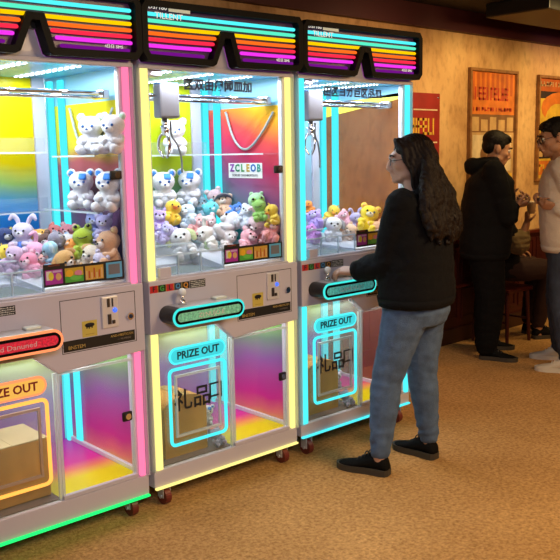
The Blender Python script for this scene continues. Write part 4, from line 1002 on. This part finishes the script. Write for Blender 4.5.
head_kids(wo, hc, fH, uH, .93, hair_m); glasses(wo, hc, fH, uH, .93)
# jacket
bm = bmesh.new()
torso_bm(bm, [(hip - Z * .022 - fB * .004, rB, fB, .212, .160), (hip + Z * .03, rB, fB, .216, .165), (hip + Z * .10 , rB, fB, .206, .160), (lerp(hip, ch, .75), rB, fB, .202, .158), (ch + Z * .04, rB, fB, .205, .156), (lerp(ch, shc, .72), rB, fB, .200, .140), (shc + Z * .010, rB, fB, .160, .104), (shc + Z * .055, rB, fB, .085, .076)])
for a, b, c in ((shL, elL, wrL), (shR, elR, wrR)):
    cc = lerp(b, c, .80); add_limb(bm, [a, lerp(a, b, .5), b, lerp(b, cc, .5), cc], [.078, .074, .070, .062, .050])
add_limb(bm, [shc + Z * .045 - fB * .05 - rB * .06, shc + Z * .03 - fB * .075, shc + Z * .045 - fB * .05 + rB * .06], [.034, .042, .034])       # collar
organic('jacket', bm, blk_cloth, wo, .008, 4, fold=folds(.006, 10, [(elL, .14, 95), (elR, .14, 95), (hip, .2, 60)]))
bm = bmesh.new(); torso_bm(bm, [(hip - Z * .030, rB, fB, .211, .159), (hip + Z * .010, rB, fB, .218, .167)]); obj('hem_band', bm, blk_cloth, wo, True)
bm = bmesh.new(); cq = lerp(elL, wrL, .78); dq = (wrL - elL).normalized(); add_tube(bm, [cq - dq * .012, cq + dq * .03], .049, 18); obj('cuff', bm, blk_cloth, wo, True)
# jeans
bm = bmesh.new()
torso_bm(bm, [(hip + Z * .10, rB, fB, .140, .105), (hip, rB, fB, .182, .138), (hip - Z * .06, rB, fB, .186, .146), (hip - Z * .12, rB, fB, .165, .125)])
for a, b, c in ((hL, knL, anL), (hR, knR, anR)):
    e = c + Z * .0; add_limb(bm, [a - Z * .02, lerp(a, b, .25), lerp(a, b, .55), b, lerp(b, e, .3), lerp(b, e, .65), e], [.108, .106, .090, .074, .072, .060, .048])
organic('jeans', bm, denim_l, wo, .008, 4, fold=folds(.004, 12, [(knL, .12, 90), (knR, .12, 90), (anL + Z * .05, .13, 110), (anR + Z * .05, .13, 110)]))
shoe_thing(wo, heelL, toeL, .262); shoe_thing(wo, heelR, toeR, .255)
# hair: cap over the skull and long wavy locks down the back
def hair_cap(bm, c, f, up, s, back=1., low=-.02, front=.045):
    r, f, u = frame_of(f, up); M3 = Matrix((r, f, u)).transposed()
    def e(x, y, z, a, b, c_, rx=0): add_ell(bm, V(c) + M3 @ V((x, y, z)) * s, (a * s, b * s, c_ * s), M3 @ Matrix.Rotation(R(rx), 3, 'X'), 3)
    e(0, -.022, .045, .083, .098, .083); e(0, -.045, .0, .080, .080 * back, .085)
    return M3
bm = bmesh.new(); M3 = hair_cap(bm, hc, fH, uH, .95, 1.15)
rh = random.Random(4)
q = lambda x, y, z: hc + M3 @ V((x, y, z)) * .93
back = -fB; 
for k in range(46):
    a = -1.25 + 2.5 * k / 45 + rh.uniform(-.06, .06)                     # around the back of the head
    sx = math.sin(a); cy = math.cos(a)
    p0 = q(.060 * sx, -.05 - .035 * cy, .085 + rh.uniform(-.01, .01)); p1 = q(.094 * sx, -.052 - .055 * cy, .0)
    ln = .15 + .07 * cy + rh.uniform(-.05, .06)
    base = shc - fB * (.092 + .042 * cy) + rB * (.155 * sx)
    p2 = lerp(p1, base + Z * .06, .75); p2.z = hc.z - .13
    p3 = base + Z * (-.02); p4 = base - fB * .028 + Z * (-ln * .55) + rB * rh.uniform(-.015, .015)
    p5 = base - fB * .03 + Z * (-ln * .68) + rB * rh.uniform(-.03, .03)
    w1 = rh.uniform(.006, .016); ph = rh.uniform(0, 6)
    pts = spline([p0, p1, p2, p3, p4, p5], 7)
    pts = [p + (rB * math.sin(ph + i * .75) + fB * math.cos(ph * 1.7 + i * .8) * .8) * (w1 * min(1, i / 14)) for i, p in enumerate(pts)]
    n = len(pts); add_tube(bm, pts, [(.013 + .010 * math.sin(PI * min(1, i / n * 1.05)) ) * (1 if i < n * .75 else max(.18, (n - i) / (n * .25))) for i in range(n)], 8)
# strands framing the near side of the face
for sx in (-1, 1):
    for k in range(7):
        y0 = .062 - .020 * k
        pts = spline([q(.022 * sx, .062 - .014 * k, .108), q(.070 * sx, .050 - .020 * k, .060), q(.086 * sx, .018 - .022 * k, -.01), q(.084 * sx, -.005 - .02 * k, -.09), q(.088 * sx, -.02 - .02 * k, -.19), q(.095 * sx, -.05 - .02 * k, -.27)], 6)
        n = len(pts); pts = [p + fB * (.006 * math.sin(i * .7 + k)) for i, p in enumerate(pts)]
        add_tube(bm, pts, [.011 * (1 if i < n * .7 else max(.2, (n - i) / (n * .3))) for i in range(n)], 8)
organic('hair', bm, hair_m, wo, .0045, 1, .4, fold=lambda co: .0022 * math.sin(co.x * 420 + 8 * noise.noise(co * 14)) )

# --- generic standing man, shared by the two men on the right
def man(name, loc, label, f, hipz, lean, heels, toes, shz, head_c, fH, uH, elb, wri, hands, top_m, bot_m, skin, shoe_mats, scale=1., hood=False, top_name='jacket', hair_style='short', beard=False, bodyw=1., legw=1.):
    t = empty('person', loc); tag(t, label, 'person', None)
    O = V((loc[0], loc[1], 0)); L_ = lambda p: V(p) - O
    r, f, _ = frame_of(f)
    hip = L_((loc[0], loc[1], hipz)); shc = L_((loc[0], loc[1], shz)) + f * lean; ch = lerp(hip, shc, .6)
    shs = [shc - r * .175 * bodyw, shc + r * .175 * bodyw]; hs = [hip - r * .10, hip + r * .10]
    hl = [L_(p) for p in heels]; tl = [L_(p) for p in toes]; an = [lerp(a, b, .17) + Z * .09 for a, b in zip(hl, tl)]
    kn = [lerp(a, b, .52) + f * .03 for a, b in zip(hs, an)]; el = [L_(p) for p in elb]; wr = [L_(p) for p in wri]; hc = L_(head_c)
    bm = bmesh.new(); head_bm(bm, hc, fH, uH, scale)
    add_limb(bm, [shc - f * .01, shc + Z * .05 + f * .01, hc - Z * .065 - f * .012], [.072, .060, .058])
    torso_bm(bm, [(hip - Z * .1, r, f, .13, .09), (hip, r, f, .155, .11), (lerp(hip, ch, .5), r, f, .14, .10), (ch, r, f, .16, .11), (lerp(ch, shc, .7), r, f, .165, .095), (shc, r, f, .12, .065)])
    for a, b, c in zip(shs, el, wr): add_limb(bm, [a, lerp(a, b, .5), b, lerp(b, c, .4), c], [.048, .046, .040, .039, .027])
    for a, b, c in zip(hs, kn, an): add_limb(bm, [a, lerp(a, b, .4), b, lerp(b, c, .35), c, c - Z * .05], [.08, .075, .055, .052, .037, .037])
    for (d, n, ts, cu), c in zip(hands, wr): hand_bm(bm, c, d, n, ts, cu, .98)
    organic('body', bm, skin, t, .006, 3)
    hm = hair_b; head_kids(t, hc, fH, uH, scale, hm)
    # top
    bm = bmesh.new(); w = bodyw
    torso_bm(bm, [(hip - Z * .07, r, f, .182 * w, .136 * w), (hip - Z * .01, r, f, .190 * w, .146 * w), (lerp(hip, ch, .45), r, f, .188 * w, .148 * w), (ch, r, f, .202 * w, .150 * w), (lerp(ch, shc, .65), r, f, .208 * w, .132 * w), (shc + Z * .005, r, f, .172 * w, .100), (shc + Z * .045, r, f, .085, .080)])
    for a, b, c in zip(shs, el, wr):
        cc = lerp(b, c, .92); add_limb(bm, [a, lerp(a, b, .5), b, lerp(b, cc, .5), cc], [.080, .074, .068, .058, .044])
    if hood:
        add_limb(bm, [shc + Z * .065 - r * .085 + f * .02, shc + Z * .035 - f * .105 - r * .05, shc + Z * .030 - f * .125, shc + Z * .035 - f * .105 + r * .05, shc + Z * .065 + r * .085 + f * .02], [.036, .056, .062, .056, .036])
    o = organic(top_name, bm, top_m, t, .009, 4, fold=folds(.006, 9, [(el[0], .15, 85), (el[1], .15, 85), (hip, .22, 55)]))
    bm = bmesh.new(); torso_bm(bm, [(hip - Z * .085, r, f, .178 * w, .133 * w), (hip - Z * .045, r, f, .190 * w, .146 * w)]); obj('hem_band', bm, top_m, t, True)
    bm = bmesh.new()
    torso_bm(bm, [(hip + Z * .08, r, f, .150, .11), (hip, r, f, .170, .125), (hip - Z * .08, r, f, .172, .128), (hip - Z * .14, r, f, .155, .11)])
    for a, b, c in zip(hs, kn, an): add_limb(bm, [a - Z * .02, lerp(a, b, .3), lerp(a, b, .6), b, lerp(b, c, .35), lerp(b, c, .7), c - Z * .01], [k_ * legw for k_ in (.122, .122, .114, .104, .100, .092, .080)])
    organic('trousers', bm, bot_m, t, .009, 4, fold=folds(.005, 11, [(kn[0], .13, 85), (kn[1], .13, 85), (an[0] + Z * .05, .15, 100), (an[1] + Z * .05, .15, 100)]))
    for a, b in zip(hl, tl): shoe_thing(t, a, b, (b - a).length, *shoe_mats)
    # short hair: cap, quiff and sideburns
    bm = bmesh.new(); rr, ff, uu = frame_of(fH, uH); M3 = Matrix((rr, ff, uu)).transposed(); s = scale
    def e(x, y, z, a, b, c_, rx=0): add_ell(bm, hc + M3 @ V((x, y, z)) * s, (a * s, b * s, c_ * s), M3 @ Matrix.Rotation(R(rx), 3, 'X'), 3)
    e(0, -.020, .052, .080, .096, .074); e(0, -.050, .012, .070, .056, .064); e(0, .040, .092, .056, .044, .022, -16)
    for sx in (-1, 1): e(.068 * sx, .014, .030, .010, .020, .032)
    rq = random.Random(9)
    for k in range(46):
        x = rq.uniform(-.06, .06); y = rq.uniform(-.09, .075); z0 = .104 - .9 * (y + .01) ** 2 * 6 - x * x * 6
        add_tube(bm, [hc + M3 @ V(p) * s for p in ((x, y - .012, z0 - .015), (x * 1.05, y + .004, z0 + .004), (x * 1.1, y + .020, z0))], [.008 * s, .007 * s, .003 * s], 6)
    organic('hair', bm, hm, t, .005, 2, .4)
    if beard:
        bm = bmesh.new()
        add_tube(bm, [hc + M3 @ V(p) * s for p in ((-.070, .012, -.030), (-.062, .040, -.075), (-.030, .080, -.100), (0, .090, -.104), (.030, .080, -.100), (.062, .040, -.075), (.070, .012, -.030))], [.007 * s, .008 * s, .009 * s, .011 * s, .009 * s, .008 * s, .007 * s], 8, 4)
        add_tube(bm, [hc + M3 @ V(p) * s for p in ((-.030, .088, -.062), (0, .104, -.053), (.030, .088, -.062))], .0045 * s, 6, 4)
        organic('beard', bm, hm, t, .005, 2, .4)
    return t, hc
m1, m1h = man('man', (5.035, 3.405, 0), 'man in black hooded jacket and black trousers looking down at his hands', (.62, -.78, 0), .80, .03,
    [(4.985, 3.395, 0), (5.225, 3.565, 0)][::-1], [(5.085, 3.150, 0), (5.405, 3.378, 0)][::-1], 1.330,
    (5.048, 3.336, 1.480), V((.744, -.60, -.30)), V((.20, -.17, 1)),
    [(5.205, 3.385, 1.010), (4.960, 3.180, 1.010)], [(5.118, 3.270, 1.112), (5.000, 3.150, 1.095)],
    [(V((.62, -.75, .22)), V((-.5, -.4, .8)), V((.5, .4, .5)), .95), (V((.70, -.66, .15)), V((.3, .3, .85)), V((-.6, -.5, .3)), .9)],
    blk_cloth, char, skin_t, (blk_shoe, sole_b, lace_b, .115), 1.0, True, beard=False, bodyw=1.24)
m2, m2h = man('man', (5.095, 2.825, 0), 'man in cream sweatshirt, dark jeans, white trainers and dark glasses at the right edge', (-.50, .86, 0), .885, .03,
    [(5.085, 2.705, 0), (5.370, 2.925, 0)], [(4.985, 2.945, 0), (5.262, 3.155, 0)], 1.350,
    (5.012, 2.870, 1.548), V((-.70, .68, -.24)), V((-.14, .13, 1)),
    [(4.985, 2.640, 1.020), (5.265, 2.905, 1.020)], [(4.908, 2.782, 1.098), (5.010, 2.905, 1.118)],
    [(V((-.66, .72, .26)), V((.5, .5, .75)), V((.6, .5, .5)), .95), (V((-.72, .66, .22)), V((-.2, -.3, .9)), V((-.6, -.5, .4)), .95)],
    cream, denim_d, skin_t, (wht_shoe, sole_w, lace_w, .118), 1.04, False, 'sweatshirt', bodyw=1.06, legw=.80)
glasses(m2, m2h, V((-.70, .68, -.24)), V((-.14, .13, 1)), 1.04, True)

# --- the stool by the wainscot and the person seated on it
st = empty('stool', (5.585, 3.61, FZ)); tag(st, 'low stool with a dark red seat and legs behind the man in black', 'stool')
sred = mat('stool_red', (.055, .008, .005), .35); 
bm = bmesh.new(); add_box(bm, (0, 0, .425), (.34, .34, .035), .012); obj('seat', bm, sred, st)
for sx in (-1, 1):
    for sy in (-1, 1):
        bm = bmesh.new(); add_tube(bm, [(.135 * sx, .135 * sy, .41), (.155 * sx, .155 * sy, .0)], [.018, .013], 8); obj('leg', bm, sred, st)
    bm = bmesh.new(); add_tube(bm, [(.146 * sx, -.146, .18), (.146 * sx, .146, .18)], .009, 8); obj('stretcher', bm, sred, st)
sp = empty('person', (5.52, 3.56, 0)); tag(sp, 'person seated on the low stool behind the men, khaki rolled sleeve, holding a paper cup', 'person')
SL = lambda *p: V(p) - V((5.52, 3.56, 0))
f = V((.88, -.47, 0)); r, f, _ = frame_of(f)
hip = SL(5.56, 3.61, .565); shc = SL(5.42, 3.64, .96); ch = lerp(hip, shc, .6); hc = SL(5.40, 3.63, 1.16)
hs = [hip - r * .09, hip + r * .09]; kn = [SL(5.86, 3.50, .545), SL(5.78, 3.34, .545)]; an = [SL(5.96, 3.60, .07), SL(5.845, 3.44, .07)]
el = [SL(5.60, 3.70, .80), SL(5.46, 3.39, .76)]; wr = [SL(5.66, 3.55, .70), SL(5.465, 3.335, .935)]
shs = [shc - r * .17, shc + r * .17]
bm = bmesh.new(); head_bm(bm, hc, f, Z, .95); add_limb(bm, [shc, shc + Z * .06, hc - Z * .06], [.065, .055, .05])
torso_bm(bm, [(hip - Z * .07, r, f, .13, .10), (hip, r, f, .15, .11), (ch, r, f, .15, .10), (lerp(ch, shc, .7), r, f, .155, .09), (shc, r, f, .11, .06)])
for a, b, c in zip(shs, el, wr): add_limb(bm, [a, lerp(a, b, .5), b, lerp(b, c, .4), c], [.045, .042, .036, .035, .025])
for a, b, c in zip(hs, kn, an): add_limb(bm, [a, lerp(a, b, .4), b, lerp(b, c, .35), c, c - Z * .05], [.08, .07, .052, .05, .036, .036])
hand_bm(bm, wr[0], V((.6, -.7, -.1)), V((0, 0, -1)), V((-.6, -.5, 0)), .5, .9); hand_bm(bm, wr[1], V((-.1, -.1, 1)), V((.7, -.5, 0)), V((-.4, -.5, .2)), .8, .9)
organic('body', bm, skin_t, sp, .006, 3); head_kids(sp, hc, f, Z, .95, hair_b)
bm = bmesh.new(); M3 = hair_cap(bm, hc, f, Z, .97, 1.1); organic('hair', bm, hair_b, sp, .006, 2)
bm = bmesh.new(); torso_bm(bm, [(hip - Z * .06, r, f, .18, .14), (hip + Z * .05, r, f, .18, .14), (ch, r, f, .185, .13), (lerp(ch, shc, .7), r, f, .19, .12), (shc, r, f, .15, .09), (shc + Z * .04, r, f, .075, .07)])
add_limb(bm, [shs[0], lerp(shs[0], el[0], .5), el[0], lerp(el[0], wr[0], .9)], [.07, .066, .06, .045]); add_limb(bm, [shs[1], lerp(shs[1], el[1], .5), el[1], lerp(el[1], wr[1], .35)], [.07, .066, .06, .052])
organic('jacket', bm, blk_cloth, sp, .009, 4, fold=folds(.007, 12))
bm = bmesh.new(); add_limb(bm, [lerp(shs[1], el[1], .72), el[1], lerp(el[1], wr[1], .40)], [.074, .076, .062]); organic('rolled_sleeve', bm, khaki, sp, .008, 3, fold=folds(.009, 16))
bm = bmesh.new(); torso_bm(bm, [(hip + Z * .03, r, f, .165, .125), (hip - Z * .04, r, f, .168, .13), (hip - Z * .075, r, f, .15, .11)])
for a, b, c in zip(hs, kn, an): add_limb(bm, [a, lerp(a, b, .5), b, lerp(b, c, .4), c + Z * .04], [.095, .090, .074, .066, .056])
organic('trousers', bm, redtr, sp, .009, 4, fold=folds(.004, 11))
for a in an:
    h_ = V((a.x, a.y, 0)) - f * .045; shoe_thing(sp, h_, h_ + f * .26, .26)
cp = empty('paper_cup', (5.462, 3.300, 1.005)); tag(cp, 'pale paper cup held up by the seated person behind the men', 'cup')
bm = bmesh.new(); n = 20; rings_mesh(bm, [[(rr * math.cos(2 * PI * i / n), rr * math.sin(2 * PI * i / n), z) for i in range(n)] for rr, z in ((.026, 0), (.036, .085), (.038, .088), (.034, .086), (.025, .004))]); obj('cup_wall', bm, mat('pale_paper', (.70, .55, .42), .6), cp, True)
bm = bmesh.new(); add_cyl(bm, (0, 0, .084), (0, 0, .092), .039, 20, .035); obj('lid', bm, mat('pale_lid', (.72, .60, .48), .4), cp)

# ------------------------------------------------------------------ lights
def area(name, loc, target, size, energy, col, sy=None, spread=None):
    l = bpy.data.lights.new(name, 'AREA'); l.energy = energy; l.color = col; l.size = size
    if sy: l.shape = 'RECTANGLE'; l.size_y = sy
    if spread: l.spread = spread
    o = bpy.data.objects.new(name, l); C.objects.link(o); o.location = loc
    o.rotation_euler = (V(target) - V(loc)).to_track_quat('-Z', 'Y').to_euler(); return o
def spot(name, loc, target, energy, col, ang, blend=.8, rad=.08):
    l = bpy.data.lights.new(name, 'SPOT'); l.energy = energy; l.color = col; l.spot_size = R(ang); l.spot_blend = blend; l.shadow_soft_size = rad
    o = bpy.data.objects.new(name, l); C.objects.link(o); o.location = loc
    o.rotation_euler = (V(target) - V(loc)).to_track_quat('-Z', 'Y').to_euler(); return o
for i in range(3):
    for x in (.20, .42, .64):
        area('cabin_led', (MX[i] + x, MY + .33, 1.8145), (MX[i] + x, MY + .33, 0), .022, 3.3, (.90, .96, 1.), .52)
    area('compartment_fill', (MX[i] + .61, MY + .30, .738), (MX[i] + .61, MY + .30, 0), .25, 2.6, (1, .95, .95), .45)  # added fill inside the lower compartment, beyond its neon strips
    area('chute_fill', (MX[i] + .23, MY + .032, .733), (MX[i] + .23, MY + .17, .25), .30, 1.5, (1, .92, .80), .03)  # added fill that brightens the carton fronts, no fitting here
    area('cabin_front_fill', (MX[i] + .42, MY + .034, 1.812), (MX[i] + .42, MY + .36, 1.12), .66, 3.4, (.95, .97, 1.), .02)  # unseen strip light added to brighten the fronts of the plush
area('room_lamp_or_fill', (3.1, .1, 2.44), (3.3, .6, 0), 1.3, 118, (1, .69, .36))
area('room_lamp_or_fill', (.0, -.6, 2.44), (1.6, 2.86, .9), 1.0, 19, (.94, .90, 1.), None, R(95))  # this one is an added frontal fill for the consoles
spot('wall_spot', (5.3, 2.75, 2.42), (5.45, 3.87, 1.45), 66, (1, .68, .27), 100)
spot('wall_spot', (6.6, 2.75, 2.42), (6.7, 3.87, 1.45), 68, (1, .68, .27), 100)
spot('wall_spot', (4.4, 2.75, 2.42), (4.3, 3.87, 1.6), 26, (1, .64, .32), 90)
area('aisle_lamp', (5.6, .7, 2.44), (5.2, 1.6, 0), .9, 40, (1, .56, .22))
spot('violet_spot', (6.3, 3.0, 2.36), (6.9, 3.82, 2.42), 4, (.45, .2, 1), 90)
